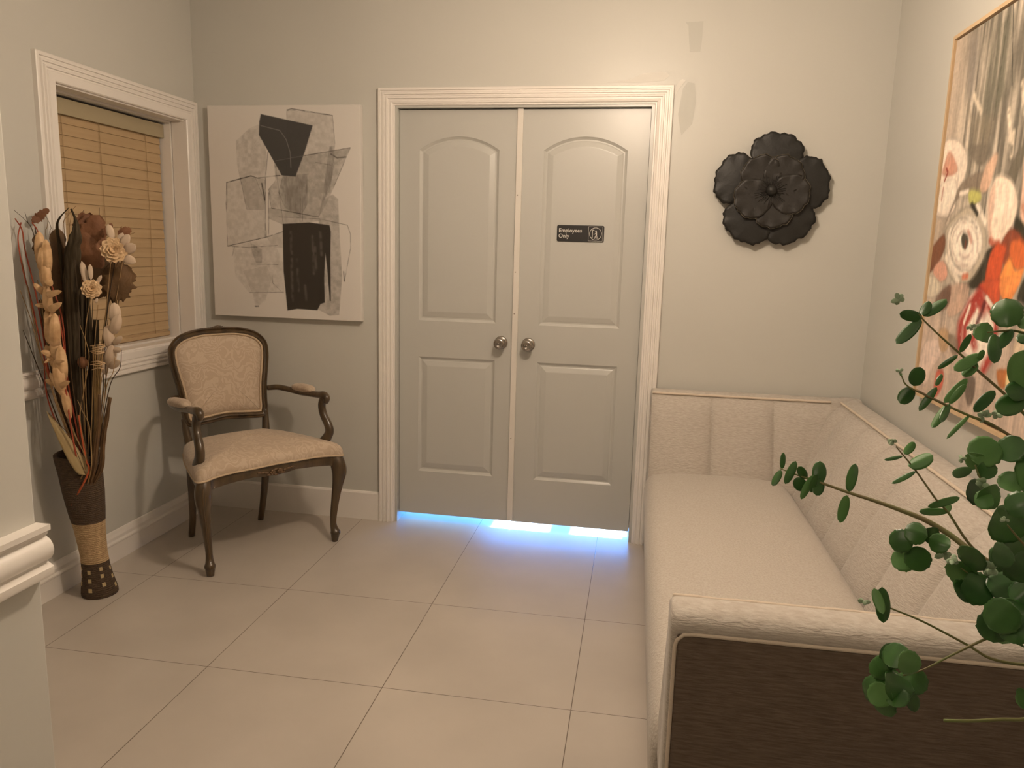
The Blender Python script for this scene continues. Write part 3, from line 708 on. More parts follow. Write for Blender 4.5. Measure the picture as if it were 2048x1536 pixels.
# ------------------------------------------------------------------ painted pictures (colour per vertex)
class Canvas:
    def __init__(s, w, h, nx, ny, base):
        s.w, s.h, s.nx, s.ny = w, h, nx, ny
        s.X, s.Y = np.meshgrid(np.linspace(0, w, nx+1), np.linspace(0, h, ny+1), indexing='xy')
        s.img = np.ones((ny+1, nx+1, 3))*np.array(base)
        s.rng = np.random.RandomState(5)
    def noise(s, sx, sy, seed):
        r = np.random.RandomState(seed); g = r.rand(int(s.h*sy)+3, int(s.w*sx)+3)
        gx = s.X*sx; gy = s.Y*sy; x0 = gx.astype(int); y0 = gy.astype(int); fx = gx-x0; fy = gy-y0; fx = fx*fx*(3-2*fx); fy = fy*fy*(3-2*fy)
        return (g[y0, x0]*(1-fx)+g[y0, x0+1]*fx)*(1-fy)+(g[y0+1, x0]*(1-fx)+g[y0+1, x0+1]*fx)*fy
    def dist(s, P, closed=True):
        n = len(P); D = np.full(s.X.shape, 9.0); ins = np.zeros(s.X.shape, bool)
        for i in range(n if closed else n-1):
            (ax, ay), (bx, by) = P[i], P[(i+1) % n]
            dx, dy = bx-ax, by-ay; L = dx*dx+dy*dy+1e-12
            t = np.clip(((s.X-ax)*dx+(s.Y-ay)*dy)/L, 0, 1)
            D = np.minimum(D, np.hypot(s.X-ax-t*dx, s.Y-ay-t*dy))
            if closed:
                c = ((ay > s.Y) != (by > s.Y)); xi = dx*(s.Y-ay)/(by-ay if by != ay else 1e-9)+ax; ins ^= c & (s.X < xi)
        return D, ins
    def poly(s, P, col, a=1.0, soft=.0015, edge=0, ecol=(.08, .07, .06), ew=.002, tex=0, tsx=60, tsy=60, seed=1):
        D, ins = s.dist(P); sd = np.where(ins, -D, D); al = np.clip(.5-sd/soft/2, 0, 1)*a
        if tex: al = al*(1-tex+tex*1.6*np.clip(s.noise(tsx, tsy, seed)*1.1+s.noise(tsx*3, tsy*3, seed+9)*.5-.3, 0, 1))
        al = np.clip(al, 0, 1)[..., None]; s.img = s.img*(1-al)+np.array(col)*al
        if edge:
            e = np.clip(1-np.abs(sd)/ew, 0, 1)*edge*np.clip(s.noise(25, 25, seed+3)*1.6-.2, 0.1, 1); e = e[..., None]; s.img = s.img*(1-e)+np.array(ecol)*e
    def line(s, P, col, w_, a=1.0, rough=0, seed=1):
        D, _ = s.dist(P, False); al = np.clip(1.3-D/w_, 0, 1)*a
        if rough: al *= np.clip(s.noise(60, 60, seed)*1.8-.3+(1-rough), 0, 1)
        al = al[..., None]; s.img = s.img*(1-al)+np.array(col)*al
    def ell(s, cx, cy, rx, ry, rot, n=28, wob=0, seed=0):
        r = random.Random(seed); out = []; c_, s_ = math.cos(rot), math.sin(rot); ph = r.random()*6
        for k in range(n):
            t = 2*PI*k/n; q = 1+wob*math.sin(3*t+ph)+wob*.6*math.sin(5*t+ph*2)
            x, y = rx*q*math.cos(t), ry*q*math.sin(t); out.append((cx+x*c_-y*s_, cy+x*s_+y*c_))
        return out
    def mesh(s, name, fn, m_, parent):
        V = np.array([fn(x, y) for x, y in zip(s.X.ravel(), s.Y.ravel())]); nx, ny = s.nx, s.ny
        i = np.arange(ny)[:, None]*(nx+1)+np.arange(nx)[None, :]; i = i.ravel()
        F = np.stack([i, i+nx+1, i+nx+2, i+1], 1)
        me = bpy.data.meshes.new(name); me.vertices.add(len(V)); me.vertices.foreach_set('co', V.ravel())
        me.loops.add(F.size); me.loops.foreach_set('vertex_index', F.ravel().astype(np.int32))
        me.polygons.add(len(F)); me.polygons.foreach_set('loop_start', (np.arange(len(F))*4).astype(np.int32)); me.polygons.foreach_set('loop_total', np.full(len(F), 4, np.int32))
        me.update(calc_edges=True); me.validate()
        ca = me.color_attributes.new('paint', 'FLOAT_COLOR', 'POINT')
        C_ = np.concatenate([np.clip(s.img, 0, 1).reshape(-1, 3), np.ones((len(V), 1))], 1); ca.data.foreach_set('color', C_.ravel())
        me.materials.append(m_); ob = bpy.data.objects.new(name, me); COL.objects.link(ob); ob.parent = parent; return ob

# abstract canvas on the back wall
CW, CHH = .794, 1.030
AB = empty('abstract_canvas', (-1.252, -.001, 1.034), 0, 'white canvas with black and grey abstract shapes left of the doors', 'painting')
m = MB(); m.box(0, -.034, 0, CW, 0, CHH); m.build('stretcher', CREAMW, AB, smooth=False, bevel=.003)
c = Canvas(CW-.006, CHH-.006, 300, 400, (.70, .665, .62))
hf = homog([(55, 70), (1052, 88), (1060, 1490), (103, 1440)], [(0, 0), (CW, 0), (CW, CHH), (0, CHH)])
H_ = lambda pts: [hf(*p) for p in pts]
g1, g2, g3 = (.50, .47, .43), (.40, .375, .34), (.30, .28, .255)
c.poly(H_([(575,105),(870,150),(885,330),(860,560),(780,800),(560,800),(575,400)]), g1, .62, edge=.7, tex=.45, seed=2)
c.poly(H_([(390,200),(330,225),(245,300),(250,450),(300,700),(330,745),(430,750),(440,380)]), g1, .62, soft=.004, edge=.25, tex=.6, seed=3)
c.poly(H_([(180,570),(340,530),(430,560),(430,740),(440,930),(185,985),(175,720)]), g1, .45, edge=.9, tex=.6, seed=4)
c.poly(H_([(270,540),(370,545),(430,700),(420,750),(310,745)]), g2, .3, edge=.5, tex=.5, seed=14)
c.poly(H_([(985,360),(840,700),(780,805),(470,740),(455,620),(500,560),(490,430),(690,405)]), g2, .62, edge=.75, tex=.45, seed=5)
c.poly(H_([(985,360),(950,420),(880,470),(860,400),(870,375)]), g2, .45, tex=.5, seed=6)
c.poly(H_([(550,530),(705,525),(705,720),(660,800),(560,740),(520,640)]), g3, .55, tex=.6, tsx=80, tsy=25, edge=.5, seed=7)
c.poly(H_([(850,350),(885,345),(880,480),(850,640),(800,720),(820,560)]), g3, .5, tex=.7, tsx=70, tsy=20, seed=8)
c.poly(H_([(455,740),(780,805),(800,830),(545,850),(455,810)]), g2, .6, tex=.3, seed=9)
c.poly(H_([(800,700),(870,660),(905,690),(915,940),(930,1200),(910,1440),(850,1445),(770,1400),(800,1100),(780,830)]), g2, .68, tex=.35, edge=.15, seed=10)
c.poly(H_([(220,990),(330,965),(480,950),(545,1100),(550,1290),(330,1290),(240,1180)]), g1, .42, soft=.008, tex=.7, edge=.15, seed=11)
c.poly(H_([(335,965),(410,1010),(410,1100),(370,1095),(345,1030)]), g3, .5, tex=.5, seed=12)
c.poly(H_([(290,1150),(440,1120),(470,1200),(430,1340),(370,1385),(350,1300)]), g1, .5, soft=.005, tex=.6, edge=.2, seed=13)
c.poly(H_([(440,930),(545,900),(545,1000),(490,1000)]), g1, .5, tex=.5, seed=15)
dk = (.10, .09, .08)
for P, wd, a in ((((185,985),(440,930),(550,895)),.0022,.7), (((185,985),(320,995),(510,985)),.002,.6), (((180,570),(340,530),(380,545),(530,530)),.0028,.8), (((450,380),(435,540),(432,930)),.0022,.6), (((455,640),(455,920)),.0018,.6), (((500,470),(550,850)),.0016,.5), (((520,800),(780,815),(965,860),(985,920),(985,1010),(945,1225)),.002,.55), (((580,110),(600,100),(870,150)),.003,.7), (((460,740),(780,805)),.002,.7), (((180,575),(180,700)),.003,.5), (((410,580),(430,690)),.004,.7), (((330,1290),(550,1290)),.0018,.5), (((340,1105),(515,1110)),.002,.5), (((760,450),(860,470)),.0018,.4), (((690,405),(985,360)),.002,.55), (((660,560),(660,830)),.0014,.5), (((670,560),(675,830)),.0012,.4), (((860,400),(900,425),(955,420)),.004,.55), (((475,1180),(480,1230),(530,1280)),.002,.5), (((230,990),(215,1050)),.002,.4), (((940,1160),(945,1220)),.004,.6), (((365,1380),(385,1380)),.004,.7)):
    c.line(H_(P), dk, wd, a, rough=.6, seed=len(P)+int(wd*1e4))
df = np.array([.70, .665, .62])-c.img; c.img = np.clip(np.array([.70, .665, .62])-df*1.3, .012, 1)
c.poly(H_([(405,130),(742,212),(690,380),(630,540),(540,530),(490,440),(440,350),(392,265),(395,180)]), (.045, .043, .042), .97, edge=.5)
c.line(H_([(405,205),(530,240),(570,300),(595,380),(600,480)]), (.22, .21, .20), .0022, .8)
c.line(H_([(500,435),(690,405)]), (.2, .19, .18), .0016, .6)
c.poly(H_([(545,845),(720,838),(850,858),(858,900),(855,1100),(858,1350),(850,1350),(835,1150),(822,1040),(815,1200),(818,1360),(790,1370),(770,1410),(640,1400),(575,1410),(550,1150)]), (.030, .024, .018), .99)
for k, (xx, y0, y1) in enumerate(((740, 930, 1170), (755, 1000, 1150), (640, 1080, 1280), (690, 1250, 1340), (600, 900, 1350), (790, 900, 1050))):
    c.line(H_([(xx, y0), (xx+8, y1)]), (.16, .14, .12), .008, .45, rough=.9, seed=30+k)
c.mesh('painted_face', lambda x, y: (.003+x, -.0346, CHH-.003-y), attr_mat('abstract_paint'), AB)

# floral painting on the right wall
PW, PH = .93, 1.196
fx0 = XR - 0.0
FLR = empty('floral_painting', (XR+.746*RTH, -.746, .941), RTH, 'tall framed floral painting in white, orange and grey on the right wall', 'painting')
m = MB(); FT = .012
# local: x<0 into the room, y along the wall (negative = toward camera)
for (y0, y1, z0, z1) in ((-PW, 0, 0, FT), (-PW, 0, PH-FT, PH), (-FT, 0, FT, PH-FT), (-PW, -PW+FT, FT, PH-FT)): m.box(-.038, y0, z0, -.002, y1, z1)
m.build('frame', NATW, FLR, smooth=False)
m = MB(); m.box(-.020, -PW+.01, .01, -.004, -.01, PH-.01); m.build('backing', SHADOWG, FLR, smooth=False)
G = FT+.006
m = MB(); m.box(-.0315, -PW+G, G, -.006, -G, PH-G); m.build('canvas', CREAMW, FLR, smooth=False)
c = Canvas(PW-2*G, PH-2*G, 330, 430, (.47, .42, .36))
hq = homog([(1912, 72), (2010, 4), (1832, 788), (1997, 878)], [(0, 0), (.369, .004), (.0, 1.196), (.699, 1.199)])
def Q(pts, s=None):   # pts in the zoomed crop (1830,250) scale 4.151
    out = []
    for x, y in pts:
        a, b = hq(1830+x/4.1513, 250+y/4.1513); out.append((a-G, b-G))
    return out
def Q2(pts):          # crop (1680,0) scale 2.478
    return [(lambda r: (r[0]-G, r[1]-G))(hq(1680+x/2.478, y/2.478)) for x, y in pts]
def Q3(pts):          # crop (1830,560) scale 4.518
    return [(lambda r: (r[0]-G, r[1]-G))(hq(1830+x/4.518, 560+y/4.518)) for x, y in pts]
# streaky grey-cream background
st = c.noise(38, 3.0, 1)*.6+c.noise(90, 7, 2)*.4; st = np.clip((st-.3)*2.2, 0, 1)[..., None]
c.img = np.array([.22, .20, .165])*(1-st)+np.array([.66, .59, .50])*st
lt = np.clip(1.25-c.X/.16, 0, 1)[..., None]*.8; c.img = c.img*(1-lt)+np.array([.62, .53, .44])*lt
low = np.clip((c.Y-.80)/.15, 0, 1)[..., None]*.75; c.img = c.img*(1-low)+(np.array([.66, .54, .46])*(.8+.35*c.noise(40, 6, 6)[..., None]))*low
c.poly(Q2([(640,180),(690,160),(680,380),(650,480),(625,480)]), (.33, .30, .27), .6, soft=.02, tex=.6, tsx=80, tsy=6)
c.poly(Q2([(760,100),(850,60),(840,440),(760,560),(700,700),(690,560)]), (.22, .21, .165), .75, soft=.02, tex=.7, tsx=90, tsy=6)
c.poly(Q2([(640,560),(760,600),(730,700),(700,830),(650,820)]), (.30, .26, .20), .7, soft=.02, tex=.6, tsx=80, tsy=8)
c.line(Q2([(845,10),(835,430)]), (.05, .045, .035), .003, .8, rough=.6); c.line(Q2([(820,80),(750,600)]), (.12, .11, .08), .005, .6, rough=.8)
for a in (((820,560),(825,700)), ((885,420),(890,560)), ((660,480),(690,560)), ((840,670),(830,780))): c.line(Q2(a), (.78, .69, .57), .012, .8, rough=.5)
W1, W2, PK, DKC = (.76, .67, .58), (.66, .56, .48), (.62, .36, .27), (.09, .075, .055)
def sm(P, n=4):
    Q_ = [np.array(p) for p in P]; k_ = len(Q_); out = []
    for i in range(k_):
        a_, b_, c_, d_ = Q_[i-1], Q_[i], Q_[(i+1) % k_], Q_[(i+2) % k_]
        for j in range(n):
            t = j/n; out.append(tuple(.5*((2*b_)+(c_-a_)*t+(2*a_-5*b_+4*c_-d_)*t*t+(3*b_-a_-3*c_+d_)*t**3)))
    return out
def blobp(P, col, a=1, so=.004, tex=.3, seed=1):
    P = sm(P); sh = np.array(col)
    c.poly(P, tuple(sh*.62), a*.7, soft=.007, seed=seed)
    q = np.array(P); cen = q.mean(0); c.poly([tuple(cen+(p_-cen)*.94) for p_ in q], col, a, soft=so, tex=tex, tsx=50, tsy=14, seed=seed)
    c.poly([tuple(cen+(p_-cen)*.9+np.array([0, -.004])) for p_ in q], tuple(np.minimum(sh*1.22, .92)), a*.55, soft=.012, tex=.95, tsx=75, tsy=22, seed=seed+50)
def _unused(P, col, a=1, so=.006, tex=.3, seed=1): c.poly(P, col, a, soft=so, tex=tex, tsx=50, tsy=14, seed=seed)
blobp(Q([(245,150),(330,120),(400,180),(435,300),(400,480),(330,600),(330,720),(260,800),(170,760),(190,560),(205,350)]), W1, .97, tex=.15, seed=3)
blobp(Q([(290,230),(340,330),(350,400),(300,440),(230,430),(250,330)]), PK, .75, seed=4)
blobp(Q([(230,500),(330,470),(345,560),(320,680),(260,770),(190,740),(200,600)]), (.80, .71, .62), .9, seed=5)
c.line(Q([(265,380),(275,410),(250,480)]), (.35, .08, .05), .006, .9)
c.line(Q([(240,540),(225,640)]), (.5, .22, .16), .006, .6)
blobp(Q([(440,200),(600,180),(560,340),(500,340),(450,260)]), (.24, .21, .17), .6, tex=.6, seed=6)
blobp(Q([(400,480),(560,400),(560,560),(430,560),(330,660),(270,800),(260,820),(340,600)]), (.30, .25, .20), .85, seed=7)
blobp(Q([(640,260),(660,300),(600,520),(560,580),(520,560),(560,380)]), (.66, .48, .37), .9, seed=8)
blobp(Q([(830,220),(870,240),(800,480),(720,560),(740,420)]), (.20, .18, .14), .75, tex=.6, seed=9)
blobp(Q([(880,240),(1000,240),(1000,800),(900,900),(830,800),(850,500)]), (.72, .52, .42), .95, seed=10)
blobp(Q([(840,680),(1000,660),(1000,820),(900,840)]), (.58, .30, .22), .6, seed=11)
blobp(Q([(650,440),(760,470),(815,620),(800,780),(740,920),(680,1020),(600,1010),(575,860),(580,640)]), (.80, .68, .57), .97, tex=.2, seed=12)
blobp(Q([(590,640),(640,500),(630,700),(600,900),(640,1010),(590,990)]), (.70, .50, .40), .6, seed=13)
c.line(Q([(600,980),(620,1010),(660,1000)]), (.5, .14, .08), .012, .8)
for a in (((720,500),(700,740)), ((770,560),(740,780)), ((660,560),(640,760))): c.line(Q(a), (.88, .79, .68), .010, .7, rough=.6)
# dark greens/browns behind the lower blooms
blobp(Q([(800,780),(900,900),(1000,900),(1000,1500),(840,1500),(800,1460),(870,1250),(880,1040),(780,960)]), (.055, .05, .025), .95, seed=14)
blobp(Q([(480,1240),(560,1080),(640,1030),(600,1200),(560,1380),(420,1360)]), (.06, .05, .025), .95, seed=15)
blobp(Q([(680,1020),(760,880),(850,960),(880,1050),(800,1200),(700,1180)]), (.32, .10, .05), .95, seed=16)
# orange-red bloom
blobp(Q([(640,1010),(720,1030),(700,1150),(640,1500),(560,1420),(570,1200)]), (.58, .135, .05), 1, tex=.1, seed=17)
blobp(Q([(760,990),(830,980),(880,1060),(860,1200),(800,1230),(750,1120)]), (.62, .20, .07), 1, tex=.1, seed=18)
blobp(Q([(740,1130),(790,1230),(860,1210),(800,1380),(740,1490),(680,1440),(665,1300)]), (.82, .36, .12), 1, tex=.1, seed=19)
blobp(Q3([(560,60),(740,20),(730,180),(700,260),(620,160)]), (.58, .14, .06), 1, tex=.2, seed=20)
blobp(Q3([(740,20),(900,0),(860,120),(800,180),(740,170)]), (.80, .35, .13), 1, tex=.1, seed=21)
# big white ranunculus
blobp(Q([(430,690),(520,760),(570,900),(570,1080),(500,1240),(420,1340),(330,1340),(270,1240),(245,1080),(250,900),(320,780)]), (.55, .49, .40), 1, tex=.1, seed=22)
blobp(Q([(400,770),(490,800),(540,930),(530,1090),(450,1230),(360,1280),(290,1200),(265,1050),(280,880)]), (.82, .73, .64), 1, tex=.1, seed=23)
for k, (rx, ry, col) in enumerate(((118, 215, (.42, .36, .30)), (100, 180, (.60, .50, .43)), (78, 150, (.86, .77, .68)), (60, 110, (.60, .48, .42)), (44, 82, (.84, .74, .65)))):
    E_ = [(405+rx*math.cos(t), 1010+ry*math.sin(t)) for t in np.linspace(.4+k, 5.6+k, 26)]; c.line(Q(E_), col, .008, .7, rough=.7, seed=40+k)
blobp(Q([(395,920),(425,940),(430,1000),(410,1050),(385,1030),(378,960)]), (.10, .085, .06), 1, seed=24)
c.line(Q([(410,990),(405,1045)]), (.30, .09, .05), .006, .8)
c.line(Q([(430,900),(455,990)]), (.62, .35, .27), .008, .7)
for P in (((500,690),(560,830)), ((260,1120),(350,1320))): c.line(Q(P), (.86, .78, .68), .013, .9, rough=.3)
c.line(Q([(370,590),(430,570)]), (.85, .77, .68), .009, .9)
c.line(Q([(390,1280),(420,1275)]), (.68, .22, .12), .012, .8)
blobp(Q([(440,570),(520,580),(530,640),(490,670),(440,665)]), (.50, .49, .20), 1, tex=.1, seed=25)
c.line(Q([(460,680),(480,720),(500,760)]), (.04, .035, .02), .010, .9)
blobp(Q([(130,1130),(170,1010),(245,930),(250,1040),(190,1180),(120,1250)]), (.27, .13, .075), 1, seed=26)
blobp(Q([(180,1180),(240,1150),(270,1270),(210,1320),(160,1250)]), (.66, .40, .31), 1, seed=27)
blobp(Q([(100,1280),(180,1290),(215,1360),(190,1430),(110,1440)]), (.66, .60, .50), .9, seed=28)
blobp(Q3([(320,70),(470,60),(440,260),(300,360),(290,160)]), (.60, .45, .36), .8, tex=.6, seed=29)
blobp(Q3([(210,160),(320,60),(300,250),(220,300),(190,240)]), (.24, .15, .11), .8, tex=.6, seed=31)
# red and white striped bloom
blobp(Q3([(520,100),(620,170),(700,330),(690,560),(640,800),(580,830),(450,700),(380,600),(370,430),(430,260)]), (.80, .70, .62), 1, tex=.1, seed=32)
for P, wd in ((((560,150),(480,250),(400,420),(385,600)),.026), (((510,280),(440,420),(430,600)),.018), (((640,250),(700,400),(680,560)),.016), (((660,600),(640,720),(590,810)),.022), (((540,460),(500,560),(520,610)),.02), (((560,200),(590,240)),.04)): c.line(Q3(P), (.46, .06, .04), wd, .95, rough=.15)
c.line(Q3([(600,230),(570,330),(540,400)]), (.14, .03, .03), .012, .8)
for P in (((480,250),(430,400)), ((540,300),(500,450)), ((620,180),(680,290))): c.line(Q3(P), (.88, .80, .70), .009, .9)
blobp(Q3([(120,560),(250,560),(230,700),(170,800),(110,960),(60,900),(70,700)]), (.74, .62, .55), .8, seed=33)
blobp(Q3([(220,470),(300,480),(290,640),(230,650)]), (.52, .37, .23), .8, seed=34)
blobp(Q3([(200,840),(255,830),(250,960),(200,1060),(170,1040)]), (.58, .18, .12), .9, seed=35)
blobp(Q3([(300,500),(380,560),(360,700),(310,640)]), (.30, .24, .18), .6, tex=.6, seed=36)
blobp(Q3([(700,830),(790,830),(780,960),(720,980)]), (.50, .22, .08), .9, seed=37)
blobp(Q3([(790,840),(850,860),(830,1010),(770,990)]), (.72, .60, .36), .9, seed=38)
blobp(Q3([(430,880),(520,900),(500,1100),(450,1120)]), (.20, .16, .13), .8, tex=.6, seed=39)
blobp(Q3([(1000,300),(1000,1000),(860,1000),(830,700),(900,400)]), (.66, .55, .42), .7, tex=.5, seed=41)
bru = c.noise(170, 45, 77)*.6+c.noise(60, 160, 78)*.4; c.img *= (.86+.28*bru)[..., None]; c.img = np.clip(c.img, 0, 1)**1.35*1.12
c.mesh('painted_face', lambda x, y: (-.0320, -G-x, PH-G-y), attr_mat('floral_paint', .55, .3), FLR)

# ------------------------------------------------------------------ floor vase with dried stems
VB = Vector((-1.168, -1.085, 0)); VT = Vector((-1.184, -1.135, .590))   # the vase leans toward the wall
def vax(t): return VB.lerp(VT, t)
VS = empty('floor_vase', VB, 0, 'tall rope-wrapped floor vase holding dried stems by the near wall corner', 'vase')
VPROF = [(0, .065), (.02, .0655), (.06, .062), (.12, .055), (.20, .0495), (.30, .0475), (.38, .050), (.48, .054), (.60, .063), (.74, .071), (.88, .075), (.97, .080), (1.0, .080)]
def vr(t):
    for (a, ra), (b, rb) in zip(VPROF, VPROF[1:]):
        if a <= t <= b: return ra+(rb-ra)*(t-a)/(b-a)
    return VPROF[-1][1]
def vsec(t0, t1, coil, inner=False):
    L = []; N = int((t1-t0)*.565/.0015)
    for i in range(N+1):
        t = t0+(t1-t0)*i/N; r = vr(t)+coil*abs(math.sin(PI*t*.565/.0075)); c_ = vax(t)-VB
        L.append([(c_.x+r*math.cos(2*PI*k/40), c_.y+r*math.sin(2*PI*k/40), c_.z+.004*math.sin(2*PI*k/40-.6)*(t > .9)) for k in range(40)])
    return L
m = MB(); L = vsec(0, .245, .0022); m.loops(L, True, True, False); m.build('lower_wrap', ROPED, VS)
m = MB(); m.loops(vsec(.245, .535, .0022), True, False, False); m.build('middle_wrap', ROPEN, VS)
m = MB(); L = vsec(.535, 1.0, .0026)
last = L[-1]; cx_ = vax(1)-VB
for k, (dr, dz) in enumerate(((-.006, .004), (-.013, .001), (-.018, -.02), (-.024, -.08), (-.03, -.14))):
    L.append([(cx_.x+(p[0]-cx_.x)*(1+dr/.082), cx_.y+(p[1]-cx_.y)*(1+dr/.082), p[2]+dz) for p in last])
m.loops(L, True, False, True); m.build('upper_wrap', ROPED, VS)
def vsurf(t, a, off=.003):
    c_ = vax(t)-VB; r = vr(t)+off; return Vector((c_.x+r*math.cos(a), c_.y+r*math.sin(a), c_.z))
AC = math.atan2(CAMPOS.y-VB.y, CAMPOS.x-VB.x)
for col, ts in ((-.52, (.188, .128, .063)), (.33, (.205, .155, .095))):
    for t in ts:
        for cc in (col, col+1.7, col-1.7, col+3.2):
            h = .013; wv_ = .11
            m = MB(); m.loops([[vsurf(t-h, AC+cc-wv_), vsurf(t-h, AC+cc+wv_), vsurf(t+h, AC+cc+wv_), vsurf(t+h, AC+cc-wv_)], [vsurf(t-h, AC+cc-wv_, .0005), vsurf(t-h, AC+cc+wv_, .0005), vsurf(t+h, AC+cc+wv_, .0005), vsurf(t+h, AC+cc-wv_, .0005)]], True, True, True); m.build('raffia_square', RAFF, VS, smooth=False)

def DP(u, v, d=0.0):
    """a point of the dried arrangement: photo direction met near the plane y=-1.13, kept off the left wall"""
    y = -1.13+d
    for _ in range(60):
        p = at_y(u, v, y)
        if p.x > XL - LTH*p.y + .030 and not (p.y < -1.05 and False): return p
        y -= .012
    return p
rim_c = VT.copy()
def rootpt(du=0, dv=0): return Vector((rim_c.x+du, rim_c.y+dv, .40))
def stem_path(pts, d, root):
    P = [DP(u, v, d) for u, v in pts]; return [tuple(root)] + [tuple(p) for p in P]
STEMG = 'dried stems in the floor vase'
def twig(name, label, pts, d, r0, r1, matl, root, cat='dried stem', group=None, n=5, sides=7):
    P = smoothpath(stem_path(pts[::-1], d, root), n); k = len(P)
    m = MB(); m.tube(P, [r0+(r1-r0)*i/(k-1) for i in range(k)], sides)
    o_ = m.build(name, matl); tag(o_, label, cat, group); return o_, P
def leafmesh(base, tip, wdt, nrm=None, curl=.1, jag=0, seed=0, fold=.15, nu=12, nv=8, shape=.5):
    base, tip = Vector(base), Vector(tip); ax = tip-base; L_ = ax.length; ax.normalize()
    nrm = Vector(nrm) if nrm else (CAMPOS-base); nrm = (nrm-ax*nrm.dot(ax)).normalized(); sd = ax.cross(nrm); r = random.Random(seed); ph = r.random()*6
    mb = MB()
    def f(u, v):
        t = u; s = (v-.5)*2
        wl = wdt/2*(math.sin(PI*min(max(t, 0.0), 1)**shape*1.0) if False else (4*t*(1-t))**.5 if shape == .5 else (math.sin(PI*t**shape))**.8)
        if jag: wl *= 1+jag*math.sin(t*23+ph)*.5+jag*math.sin(t*41+ph*2)*.5
        p = base+ax*(L_*t)+sd*(wl*s)+nrm*(-curl*L_*(t-.5)**2*2+curl*L_*.5-fold*wl*abs(s)+.05*L_*jag*math.sin(t*9+s*3+ph))
        return p
    mb.grid(f, nu, nv); return mb
def add(mb, other):
    i = len(mb.v); mb.v += [tuple(p) for p in other.v]; mb.f += [tuple(i+k for k in q) for q in other.f]
# cream husk chain, front left
o_, P = twig('dried_husk_spray', 'tall dried stem hung with curled cream husks in the vase', [(80, 475), (84, 520), (93, 575), (97, 620), (103, 680), (115, 750), (125, 800), (150, 870), (172, 930)], -.06, .003, .0022, D_TAN, rootpt(-.03, -.04))
m = MB()
for k, (a, b, wd) in enumerate((((84,540),(78,462),24), ((92,552),(88,478),22), ((86,545),(92,492),20), ((92,575),(80,520),24), ((92,580),(98,515),20), ((99,625),(86,570),20), ((102,640),(94,560),18), ((108,700),(92,618),22), ((112,700),(106,625),24), ((118,745),(98,690),20), ((122,770),(112,690),26), ((128,790),(120,720),24), ((140,840),(118,770),18), ((132,800),(104,745),16), ((106,690),(96,640),24), ((112,730),(108,660),24))):
    add(m, leafmesh(DP(a[0]+3*math.sin(k*2.1), a[1], -.062-.008*(k % 3)), DP(b[0]+9*math.sin(k*2.7), b[1], -.07-.014*(k % 3)), wd*.0016, curl=.5, fold=.55, seed=k))
for k, (a, b, wd) in enumerate((((93,590),(67,567),12), ((95,590),(124,582),13), ((98,612),(70,610),10), ((100,620),(124,605),14), ((110,712),(82,702),12), ((105,716),(88,726),6), ((118,770),(90,760),12), ((122,772),(140,762),12), ((95,560),(104,572),15), ((112,725),(130,722),8))):
    add(m, leafmesh(DP(*a, -.07), DP(*b, -.11), wd*.0019, curl=.5, fold=.3, seed=50+k))
h_ = m.build('husks', D_CREAM, o_, solid=.0006)
# second husk stem right, paler
o_, P = twig('dried_husk_spray', 'dried stem with pale papery husks leaning toward the window sill', [(235, 600), (232, 640), (225, 690), (215, 740), (205, 800), (195, 880), (185, 940)], .02, .0022, .0014, D_TAN, rootpt(.02, .02))
m = MB()
for k, (a, b, wd) in enumerate((((232,650),(228,605),22), ((225,670),(238,628),20), ((222,700),(214,650),20), ((218,735),(224,690),22), ((212,750),(200,705),16), ((226,690),(244,672),12), ((222,700),(243,700),12), ((216,735),(240,722),16), ((212,720),(196,690),14))):
    add(m, leafmesh(DP(*a, .02), DP(*b, .01), wd*.0019, curl=.3, fold=.4, seed=70+k))
m.build('husks', D_PALE, o_, solid=.0006)
# flowers
def dried_flower(label, stem, centre, rpx, d, root, back, seed, big=1.0):
    o_, P = twig('dried_flower', label, stem, d, .0022, .0016, D_TAN, root, 'dried flower')
    c_ = DP(*centre, d-.03); nrm = (CAMPOS-c_).normalized(); nrm = (nrm+Vector((0, 0, .15))).normalized(); sx = nrm.cross(Vector((0, 0, 1))).normalized(); sz = sx.cross(nrm); R_ = rpx*.0019
    r = random.Random(seed)
    m = MB(); dsc = R_
    for ring, (nn, rr, w_, lift) in enumerate(((11, 1.0, .55, .10), (9, .78, .46, .28), (7, .52, .38, .42), (5, .30, .28, .5))):
        for k in range(nn):
            a = 2*PI*k/nn+ring*.4+r.random()*.15; dr = sx*math.cos(a)+sz*math.sin(a)
            add(m, leafmesh(c_+dr*R_*.05+nrm*(lift*R_*.3), c_+dr*R_*rr+nrm*(lift*R_), w_*R_*1.25, nrm=nrm-dr*.3, curl=-.15, fold=-.12, seed=k, nu=8, nv=4, shape=1.35))
    m.build('bloom', D_PETAL, o_, solid=.0005)
    for (a, b, w_) in back: leafmesh(DP(*a, d-.01), DP(*b, d-.005), w_*.0019, curl=.15, fold=.2, nu=8, nv=4).build('sepal', D_PALE, o_, solid=.0005)
    return o_
dried_flower('larger cream dried flower beside the blind, topmost of the two', [(222, 520), (217, 570), (210, 640), (200, 720), (192, 800), (186, 900)], (228, 500), 25, .03, rootpt(.03, .02),
    [((240,500),(258,468),16), ((245,505),(272,490),20), ((240,512),(272,525),18), ((232,500),(246,465),14), ((225,480),(216,448),14)], 5)
dried_flower('smaller cream dried flower lower in the bunch with pointed sepals', [(183, 590), (172, 650), (171, 720), (172, 800), (176, 900)], (183, 578), 19, -.02, rootpt(.01, -.03),
    [((174,570),(163,522),12), ((182,560),(180,528),9), ((192,570),(203,550),7), ((190,600),(196,602),10)], 8)
